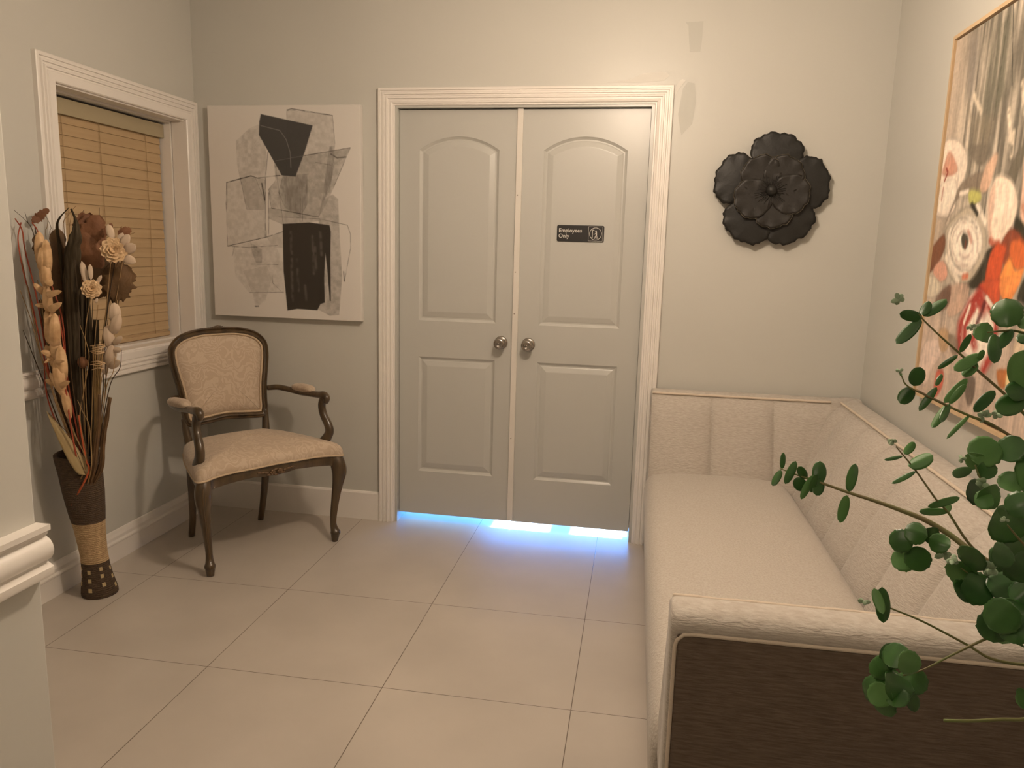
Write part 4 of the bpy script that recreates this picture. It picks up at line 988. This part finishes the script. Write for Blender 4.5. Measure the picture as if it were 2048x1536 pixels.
# big brown leaves
def brown_leaf(label, stem, leaves, d, root, matl, jag=.25):
    o_, P = twig('dried_leaf', label, stem, d, .003, .002, D_DARK, root, 'dried leaf')
    for k, (a, b, wd) in enumerate(leaves): leafmesh(DP(*a, d), DP(*b, d+.02), wd*.0019, curl=.15, jag=jag, fold=.15, seed=k+int(a[0]), nu=26, nv=10).build('blade', matl, o_, solid=.0008)
    return o_
brown_leaf('tall ragged brown dried leaf rising beside the black pods', [(180, 560), (178, 700), (180, 850)], [((172,590),(180,425),62), ((165,500),(200,430),40), ((150,470),(168,425),20)], .04, rootpt(0, .04), D_BROWN)
brown_leaf('broad dark brown dried leaf in front of the blind', [(215, 600), (200, 720), (186, 860)], [((200,560),(262,570),84), ((190,600),(200,500),50), ((225,600),(255,530),52)], .05, rootpt(.02, .04), D_BROWN2)
brown_leaf('narrow brown dried leaf behind the cream husks', [(110, 560), (125, 700), (160, 880)], [((118,660),(115,455),44), ((105,560),(70,470),26), ((96,500),(70,480),20)], .0, rootpt(-.02, .02), D_BROWN2)
brown_leaf('small curled grey brown dried leaf at the top left', [(70, 455), (95, 600), (150, 860)], [((66,440),(98,418),14), ((64,444),(88,428),16)], .0, rootpt(-.04, 0), D_BROWN)
brown_leaf('small brown curled leaf above the larger dried flower', [(240, 470), (215, 620), (188, 880)], [((236,470),(262,458),18), ((205,475),(224,447),12)], .04, rootpt(.03, .03), D_BROWN)
# black pods / thick dark stems
for k, (pts, r0, r1, dd) in enumerate((([(101, 440), (108, 425), (118, 470), (122, 500)], .0, .0, 0),)): pass
for k, (lab, pts, d, rr) in enumerate((
    ('thick blackened dried pod standing in the middle of the bunch', [(142, 418), (151, 440), (152, 470), (146, 500), (143, 560), (145, 640), (150, 740), (160, 850), (172, 940)], -.02, [.003, .006, .018, .024, .026, .024, .018, .014, .013]),
    ('dark forked twig rising above the thick black pod', [(138, 415), (120, 435), (114, 455), (120, 500), (128, 600), (140, 750), (165, 900)], .0, [.001, .003, .005, .006, .006, .007, .006]),
    ('very dark split stem behind the smaller cream flower', [(176, 590), (178, 650), (181, 720), (183, 790), (184, 860), (184, 930)], .03, [.006, .010, .012, .016, .014, .012]),
    ('broad brown bark sheath left of the black pod', [(108, 520), (112, 580), (120, 660), (130, 740), (146, 840), (165, 930)], .03, [.012, .020, .020, .018, .012, .008]),
    ('dark grey flattened stalk right behind the black pod', [(158, 470), (160, 540), (163, 640), (166, 740), (172, 840), (178, 930)], .03, [.008, .014, .016, .014, .011, .009]),
    ('brown ribbed stalk low between the husks and the black pod', [(124, 640), (134, 720), (146, 800), (160, 880), (172, 940)], .02, [.010, .013, .012, .010, .008]),
    ('dark brown ribbed stalk low behind the seed pod', [(192, 640), (190, 720), (190, 800), (186, 880), (182, 940)], .05, [.010, .014, .014, .010, .008]),
    ('reddish brown ribbed stalk at the left of the lower bunch', [(84, 600), (98, 690), (116, 780), (140, 870), (165, 940)], .03, [.010, .012, .011, .009, .008]),
    ('short dark brown cut stalk at the right side of the vase', [(220, 795), (213, 840), (206, 880), (200, 940)], -.02, [.006, .008, .009, .009]),
    ('short grey brown cut stalk beside the darker stalk', [(199, 790), (198, 840), (193, 890), (186, 945)], -.04, [.006, .007, .008, .008]))):
    P = smoothpath([(*DP(u, v, d), q) for (u, v), q in zip(pts, rr)] + [(*rootpt(.008*(k % 5)-.02, .004*(k % 6)-.01), rr[-1]*.8)], 5)
    m = MB(); m.tube([p[:3] for p in P], [(p[3]*(1+.12*math.sin(i*1.3+k)), p[3]*.8) for i, p in enumerate(P)], 30, rid=.20)
    tag(m.build('dried_stalk', D_BLACK if k in (0, 1, 2, 4, 6) else D_BROWN2), lab, 'dried stem')
# straw blade at the front left
m = leafmesh(DP(172, 950, -.06), DP(93, 822, -.08), .05, curl=.15, fold=.25, nu=20, nv=6, shape=.45)
o_ = m.build('dried_palm_leaf', D_STRAW, solid=.001); tag(o_, 'broad straw coloured blade sticking out at the front left of the vase', 'dried leaf')
m = MB(); m.tube([tuple(DP(172, 950, -.063)), tuple(DP(140, 870, -.085)), tuple(DP(97, 826, -.083))], .0010, 5); m.build('midrib', D_BROWN2, o_)
# red twigs
for k, pts in enumerate(([(30, 437), (44, 460), (50, 500), (70, 580), (85, 660), (105, 780), (145, 900)], [(42, 445), (36, 480), (46, 540), (62, 600), (80, 680), (110, 800), (150, 910)], [(64, 445), (78, 470), (100, 560), (125, 640), (135, 760), (160, 900)], [(88, 700), (92, 780), (110, 840), (150, 930)], [(118, 630), (128, 700), (132, 780), (150, 900)])):
    twig('dried_twig', ('bright red twig curling out past the left of the bunch', 'red twig crossing behind the leftmost curl', 'red twig with an orange tip under the grey leaf', 'short dark red twig low on the left of the bunch', 'short dark red twig between the husks and the black pod')[k], pts, -.02*k, .0035, .002, D_RED, rootpt(-.03+.01*k, -.02+.01*k))
twig('dried_twig', 'short orange red flat twig at the front of the vase', [(157, 830), (163, 870), (172, 920), (177, 945)], -.06, .004, .0025, mat('orange_twig', (.5, .10, .03), .6), rootpt(0, -.05))
m = MB(); m.sphere(DP(165, 725, -.03), .019, 12, 8, (1, .8, 1.2)); o_ = m.build('dried_pod', D_BROWN); tag(o_, 'small reddish brown seed pod among the stems', 'seed pod')
m2 = MB(); m2.tube([tuple(DP(165, 735, -.03)), tuple(DP(167, 790, -.03)), tuple(DP(172, 900, -.02)), tuple(rootpt(0, -.01))], .002, 6); m2.build('stem', D_TAN, o_)
# pale raffia-tied bundle
m = MB()
for k in range(5): m.tube(smoothpath([tuple(DP(186+5*k, 690+3*(k % 2), -.01)), tuple(DP(188+3.2*k, 760, -.01)), tuple(DP(189+2*k, 860, 0)), tuple(rootpt(.02+.004*k, 0))], 4), .0028, 6)
o_ = m.build('dried_bundle', D_TAN); tag(o_, 'small bundle of pale stalks tied with raffia beside the window sill', 'dried stem')
m = MB()
for k in range(9):
    y_ = 690+k*4.5+(10 if k > 4 else 0); r = random.Random(k)
    a = DP(185-r.random()*5, y_+r.random()*8-4, -.03); b = DP(207+r.random()*5, y_+r.random()*10-5, -.03); c_ = DP(196, y_, -.045); m.tube(smoothpath([tuple(a), tuple(c_), tuple(b)], 5), .0016, 6)
m.build('raffia_tie', D_PETAL, o_)
# fine twigs, countable ones
fine = [
    ([(28, 420), (50, 440), (66, 465), (90, 560), (120, 720), (160, 900)], -.03, D_DARK), ([(50, 425), (56, 445), (68, 470), (95, 580), (130, 750), (160, 900)], -.01, D_DARK),
    ([(96, 438), (94, 455), (92, 475), (110, 600), (140, 780), (165, 900)], .02, D_TAN), ([(92, 432), (102, 455), (100, 475), (115, 600), (140, 780), (165, 900)], .03, D_DARK),
    ([(130, 430), (128, 450), (130, 480), (138, 600), (150, 760), (170, 900)], .05, D_TAN), ([(152, 412), (135, 432), (126, 460), (134, 600), (150, 760), (170, 900)], .05, D_TAN),
    ([(143, 430), (139, 455), (140, 490), (144, 600), (155, 760), (172, 900)], .06, D_TAN), ([(168, 420), (154, 440), (148, 470), (150, 600), (158, 760), (175, 900)], .06, D_DARK),
    ([(199, 415), (198, 440), (192, 500), (184, 640), (180, 780), (178, 900)], .06, D_DARK), ([(244, 452), (238, 470), (230, 520), (212, 640), (196, 780), (186, 900)], .06, D_TAN),
    ([(270, 465), (255, 475), (246, 520), (225, 640), (200, 780), (188, 900)], .05, D_TAN), ([(44, 520), (60, 600), (80, 700), (110, 800), (150, 920)], -.04, D_TAN),
    ([(40, 580), (62, 640), (84, 720), (120, 820), (155, 920)], -.05, D_TAN), ([(46, 660), (62, 700), (86, 760), (120, 850), (155, 930)], -.05, D_DARK),
    ([(160, 650), (174, 690), (178, 720), (168, 780), (160, 840), (176, 930)], -.04, D_TAN), ([(155, 800), (166, 825), (178, 850), (182, 890), (182, 940)], -.06, D_TAN),
    ([(230, 715), (226, 745), (214, 770), (205, 830), (190, 930)], 0, D_TAN), ([(243, 700), (240, 735), (222, 765), (208, 830), (192, 930)], 0, D_DARK),
    ([(208, 700), (212, 740), (210, 790), (200, 860), (186, 930)], .01, D_DARK), ([(216, 640), (210, 700), (207, 760), (200, 850), (186, 930)], .02, D_DARK),
    ([(150, 520), (157, 620), (160, 740), (168, 860), (178, 940)], -.05, D_DARK), ([(196, 610), (190, 680), (186, 760), (183, 860), (181, 940)], -.01, D_TAN),
    ([(110, 640), (124, 700), (140, 780), (158, 870), (172, 940)], -.03, D_BROWN2), ([(85, 640), (100, 720), (122, 800), (148, 880), (168, 945)], -.04, D_BROWN2),
    ([(75, 560), (92, 660), (118, 770), (148, 870), (168, 940)], -.02, D_TAN), ([(134, 560), (136, 660), (144, 760), (158, 860), (172, 940)], -.04, D_BROWN2)]
FLAB = '''thin dark twig curling farthest out to the left
short thin dark twig beside the leftmost curl
pale thin twig standing over the window casing
dark thin twig crossing the window casing
tan curl left of the forked twig tip
longest tan curl reaching up and right over the blind
straight tan wisp between the two dark pods
dark wisp hooking right at the ragged leaf
straight dark twig above the ragged brown leaf
tan wisp above the larger dried flower
outermost tan wisp right of the larger flower
upper tan grass stem along the left edge of the bunch
middle tan grass stem along the left edge of the bunch
lowest dark grass stem along the left edge of the bunch
looping tan vine in front of the thick black pod
short tan curl just above the vase rim
outer tan stem curving below the window sill
outer dark stem curving below the window sill
dark stem hanging beside the raffia tied bundle
dark straight stem under the larger dried flower
long dark stem right of the thick black pod
straight tan stem under the smaller dried flower
brown stem between the husks and the black pod
brown stem running under the cream husks
tan stem close behind the cream husks
tan stem against the left side of the black pod'''.split('\n')
for k, (pts, d, ml) in enumerate(fine):
    twig('dried_twig', FLAB[k], pts, d, .0028 if k > 10 else .002, .0007 if k < 11 else .0012, ml, rootpt(-.03+.06*(k/26), -.03+.05*((k*7) % 11)/11), 'dried twig', 'thin twigs in the floor vase', 5, 6)

# ------------------------------------------------------------------ eucalyptus branches at the right, standing in a tall vase beyond the frame
PV = Vector((1.56, -2.66, 0))
ev = empty('tall_vase', PV, 0, 'tall white ceramic vase holding the eucalyptus branches', 'vase')
m = MB(); m.lathe([(.075, 0), (.085, .02), (.10, .25), (.095, .50), (.062, .66), (.060, .70), (.066, .72), (.060, .72), (.052, .69), (.05, .4)], 40); m.build('body', CERAM, ev)
MOUTH = PV+Vector((0, 0, .70))
def branch(label, stem, depth, leaves, rounds, pales, r0=.0022, depth2=None, seed=0, tip_r=.0009, cut=False):
    """stem: photo points tip first; depth tip -> depth2 at the frame's edge"""
    depth2 = depth2 or depth; n = len(stem); rnd = random.Random(seed)
    pts = [at_depth(u, v, depth+(depth2-depth)*i/(n-1)) for i, (u, v) in enumerate(stem)]
    end = pts[-1]; mid = end.lerp(MOUTH, .5)+Vector((.03, 0, .05))
    P = smoothpath([tuple(p) for p in pts]+[tuple(mid), tuple(MOUTH+Vector((rnd.uniform(-.03, .03), rnd.uniform(-.03, .03), 0))), tuple(PV+Vector((0, 0, .45)))], 6)
    m = MB(); k = len(P); m.tube(P, [tip_r+(r0-tip_r)*min(1, i/(k*.5)) for i in range(k)], 7)
    e = m.build('eucalyptus_branch', GSTEM); tag(e, label, 'plant branch', 'eucalyptus branches in the tall vase')
    U = np.array([(u, v) for u, v in stem], float)
    def dep(u, v):
        j = int(np.argmin(((U-np.array([u, v]))**2).sum(1))); return depth+(depth2-depth)*j/(n-1)
    A, B = MB(), MB()
    for j, (a, b, wd) in enumerate(leaves):
        d = dep(*a); p0 = at_depth(*a, d); p1 = at_depth(*b, d+rnd.uniform(-.022, .012)); view = (CAMPOS-p0).normalized()
        tilt = rnd.uniform(-.5, .5); ax = (p1-p0).normalized(); nrm = view+ax.cross(view)*tilt+Vector((0, 0, .25))
        q = leafmesh(p0, p1, wd*d/FPX*(1+.12*abs(tilt)), nrm=nrm, curl=rnd.uniform(-.12, .16), fold=rnd.uniform(.05, .3), seed=j, nu=12, nv=6)
        add(A if rnd.random() < .68 else B, q)
    for j, (u, v, rx, ry) in enumerate(rounds):
        d = dep(u, v)+rnd.uniform(-.03, .03); an = rnd.uniform(0, 2*PI); dx, dy = math.cos(an), math.sin(an)
        p0 = at_depth(u-dx*rx, v-dy*ry, d); p1 = at_depth(u+dx*rx, v+dy*ry, d+rnd.uniform(-.02, .02)); view = (CAMPOS-p0).normalized()
        q = leafmesh(p0, p1, (rx+ry)*d/FPX*1.0, nrm=view+Vector((rnd.uniform(-.5, .5), rnd.uniform(-.3, .3), rnd.uniform(0, .6))), curl=rnd.uniform(-.28, .28), fold=rnd.uniform(.0, .35), jag=.06, seed=j, nu=16, nv=8)
        add(A if rnd.random() < .68 else B, q)
    if A.v: A.build('foliage', LEAF, e, solid=.0005)
    if B.v: o2 = B.build('young_foliage', LEAF2, e, solid=.0005); o2['label'] = 'lighter green leaves'
    if pales:
        for (u, v, s) in pales:
            C2 = MB(); s *= 1.25
            d = dep(u, v)-.005; c0 = at_depth(u, v, d)
            for k in range(6):
                a = rnd.uniform(0, 2*PI); r_ = s*rnd.uniform(.6, 1.1); p1 = at_depth(u+r_*math.cos(a), v+r_*math.sin(a)*.8, d+rnd.uniform(-.01, .01)); add(C2, leafmesh(c0, p1, s*.55*d/FPX, curl=.2, nu=6, nv=4, seed=k))
            C2.build('pale_sprig', PALE, e, solid=.0005)
    return e
branch('highest branch, its tip crossing the painting edge', [(1838, 628), (1847, 640), (1880, 672), (1915, 703), (1960, 745), (2008, 787), (2060, 840), (2120, 900)], 1.12,
    [((1845,636),(1799,627),22), ((1843,630),(1858,602),20), ((1846,632),(1893,598),24), ((1842,636),(1792,687),26), ((1916,710),(1875,738),11), ((1920,705),(1942,668),13), ((1962,708),(1908,741),24), ((1955,726),(1925,752),20), ((1955,722),(1968,700),12)],
    [], [(1797, 598, 14), (1940, 655, 8)], seed=1)
branch('upper right branch with large round leaves', [(1975, 665), (2005, 662), (2040, 664), (2090, 690), (2150, 800)], .98,
    [((1990,668),(1988,727),25), ((2024,658),(1993,698),24), ((2048,785),(2046,700),56), ((2050,792),(1994,824),44), ((2060,770),(2015,790),40)], [(2014, 626, 28, 29), (1970, 664, 19, 20), (2052, 645, 18, 14), (2054, 675, 16, 18)], [(1952, 652, 8)], seed=2)
branch('branch passing in front of the lower edge of the painting frame', [(1803, 752), (1815, 772), (1860, 795), (1895, 812), (1940, 832), (1985, 850), (2060, 900), (2120, 960)], 1.10,
    [((1827,772),(1841,734),29), ((1826,776),(1800,807),28), ((1874,774),(1838,822),15), ((1872,772),(1884,748),10), ((1888,806),(1935,757),18), ((1898,808),(1932,768),14), ((1896,808),(1864,856),17), ((1900,808),(1882,844),13), ((1990,781),(1948,824),22), ((1940,830),(1893,878),9), ((1802,752),(1801,745),5)],
    [], [(1966, 832, 14), (1992, 830, 13), (1800, 742, 8)], seed=3)
branch('thin branch reaching over the sofa back, middle of the bunch', [(1792, 893), (1806, 910), (1832, 942), (1873, 1000), (1897, 1026), (1945, 1095), (2020, 1150), (2120, 1190)], 1.22,
    [((1808,908),(1829,884),17), ((1806,912),(1768,920),8), ((1816,932),(1866,910),30), ((1832,942),(1783,967),11), ((1855,1014),(1920,995),15), ((1898,1022),(1838,1023),16), ((1888,1026),(1901,1008),14)], [], [(1788, 885, 12)], seed=4)
branch('longest branch, stretching left across the sofa seat', [(1560, 937), (1595, 950), (1640, 965), (1700, 986), (1750, 1002), (1800, 1020), (1850, 1040), (1900, 1070), (1940, 1100), (2020, 1150), (2120, 1200)], 1.25,
    [((1564,938),(1567,905),11), ((1562,940),(1545,972),15), ((1570,968),(1592,922),17), ((1612,958),(1597,933),17), ((1612,962),(1588,975),28), ((1628,950),(1602,999),15), ((1622,985),(1634,948),14), ((1637,968),(1640,922),27), ((1643,958),(1632,991),22), ((1697,984),(1711,927),21), ((1694,990),(1680,1046),20)],
    [(1802, 1082, 24, 23), (1832, 1066, 24, 24), (1806, 1122, 25, 24), (1836, 1118, 24, 26), (1880, 1084, 24, 18), (1866, 1072, 16, 18)], [(1888, 1110, 15)], r0=.0042, depth2=1.05, seed=5, tip_r=.001)
branch('branch with a dense round-leaved cluster above the sofa back', [(1950, 930), (1962, 960), (1990, 1005), (2015, 1045), (2060, 1090), (2120, 1150)], 1.02,
    [((1945,938),(1905,950),20), ((2048,985),(2040,905),20)], [(1970, 903, 33, 31), (2022, 897, 32, 28), (1950, 923, 20, 17), (1975, 940, 22, 18), (1956, 985, 25, 26), (1984, 995, 24, 24), (2022, 962, 28, 20), (1968, 1000, 20, 22), (2046, 940, 18, 26)], [(1965, 966, 17), (1925, 918, 9)], seed=6)
branch('large-leaved cluster at the right edge of the bunch', [(2015, 1050), (2040, 1080), (2080, 1120), (2140, 1160)], .92, [],
    [(2018, 1050, 38, 40), (2040, 1010, 30, 28), (2036, 1088, 36, 30), (2044, 1138, 34, 30), (2008, 1110, 26, 26), (2000, 1035, 20, 16)], [(2010, 1040, 8)], seed=7)
branch('branch with broad overlapping leaves below the longest one', [(1922, 1136), (1960, 1165), (2000, 1195), (2050, 1215), (2120, 1225)], 1.0, [],
    [(1943, 1117, 28, 26), (1922, 1150, 28, 30), (1958, 1176, 38, 32), (2006, 1118, 28, 26), (2012, 1172, 34, 34), (1984, 1150, 24, 24), (1935, 1180, 26, 22)], [(1985, 1138, 18), (1905, 1120, 14)], seed=8)
branch('rosette of leaves just above the sofa arm', [(1998, 1230), (2030, 1225), (2080, 1220), (2130, 1215)], .95, [],
    [(2002, 1232, 36, 34), (2016, 1222, 24, 26), (1992, 1252, 34, 34), (2030, 1256, 34, 32), (2040, 1225, 28, 30), (2010, 1262, 30, 26), (2044, 1185, 24, 30), (2052, 1290, 16, 14)], [], seed=9)
branch('thin branch with a single curled leaf over the near sofa arm', [(1770, 1212), (1790, 1220), (1850, 1245), (1935, 1290), (1985, 1318), (2060, 1330), (2130, 1320)], 1.05,
    [((1764,1174),(1767,1246),28), ((1748,1176),(1766,1228),20)], [], [(1725, 1205, 12)], seed=10)
branch('drooping cluster of dark leaves in front of the brown sofa side', [(1790, 1355), (1845, 1340), (1900, 1312), (1960, 1283), (2010, 1262), (2070, 1240), (2130, 1230)], .98,
    [((1822,1385),(1830,1424),26), ((1780,1340),(1786,1285),44)], [(1790, 1310, 30, 26), (1820, 1326, 24, 24), (1762, 1336, 25, 24), (1826, 1360, 26, 28), (1746, 1378, 26, 22), (1770, 1408, 27, 22), (1800, 1372, 32, 28), (1775, 1360, 24, 28), (1758, 1390, 22, 26), (1795, 1395, 24, 20)], [], seed=11)
branch('bare cut green stem at the lower right', [(1888, 1441), (1940, 1442), (2000, 1439), (2060, 1436), (2150, 1400)], .90, [((2050,1420),(2040,1375),22)], [(2052, 1400, 14, 22)], [], r0=.0022, tip_r=.0018, seed=12)
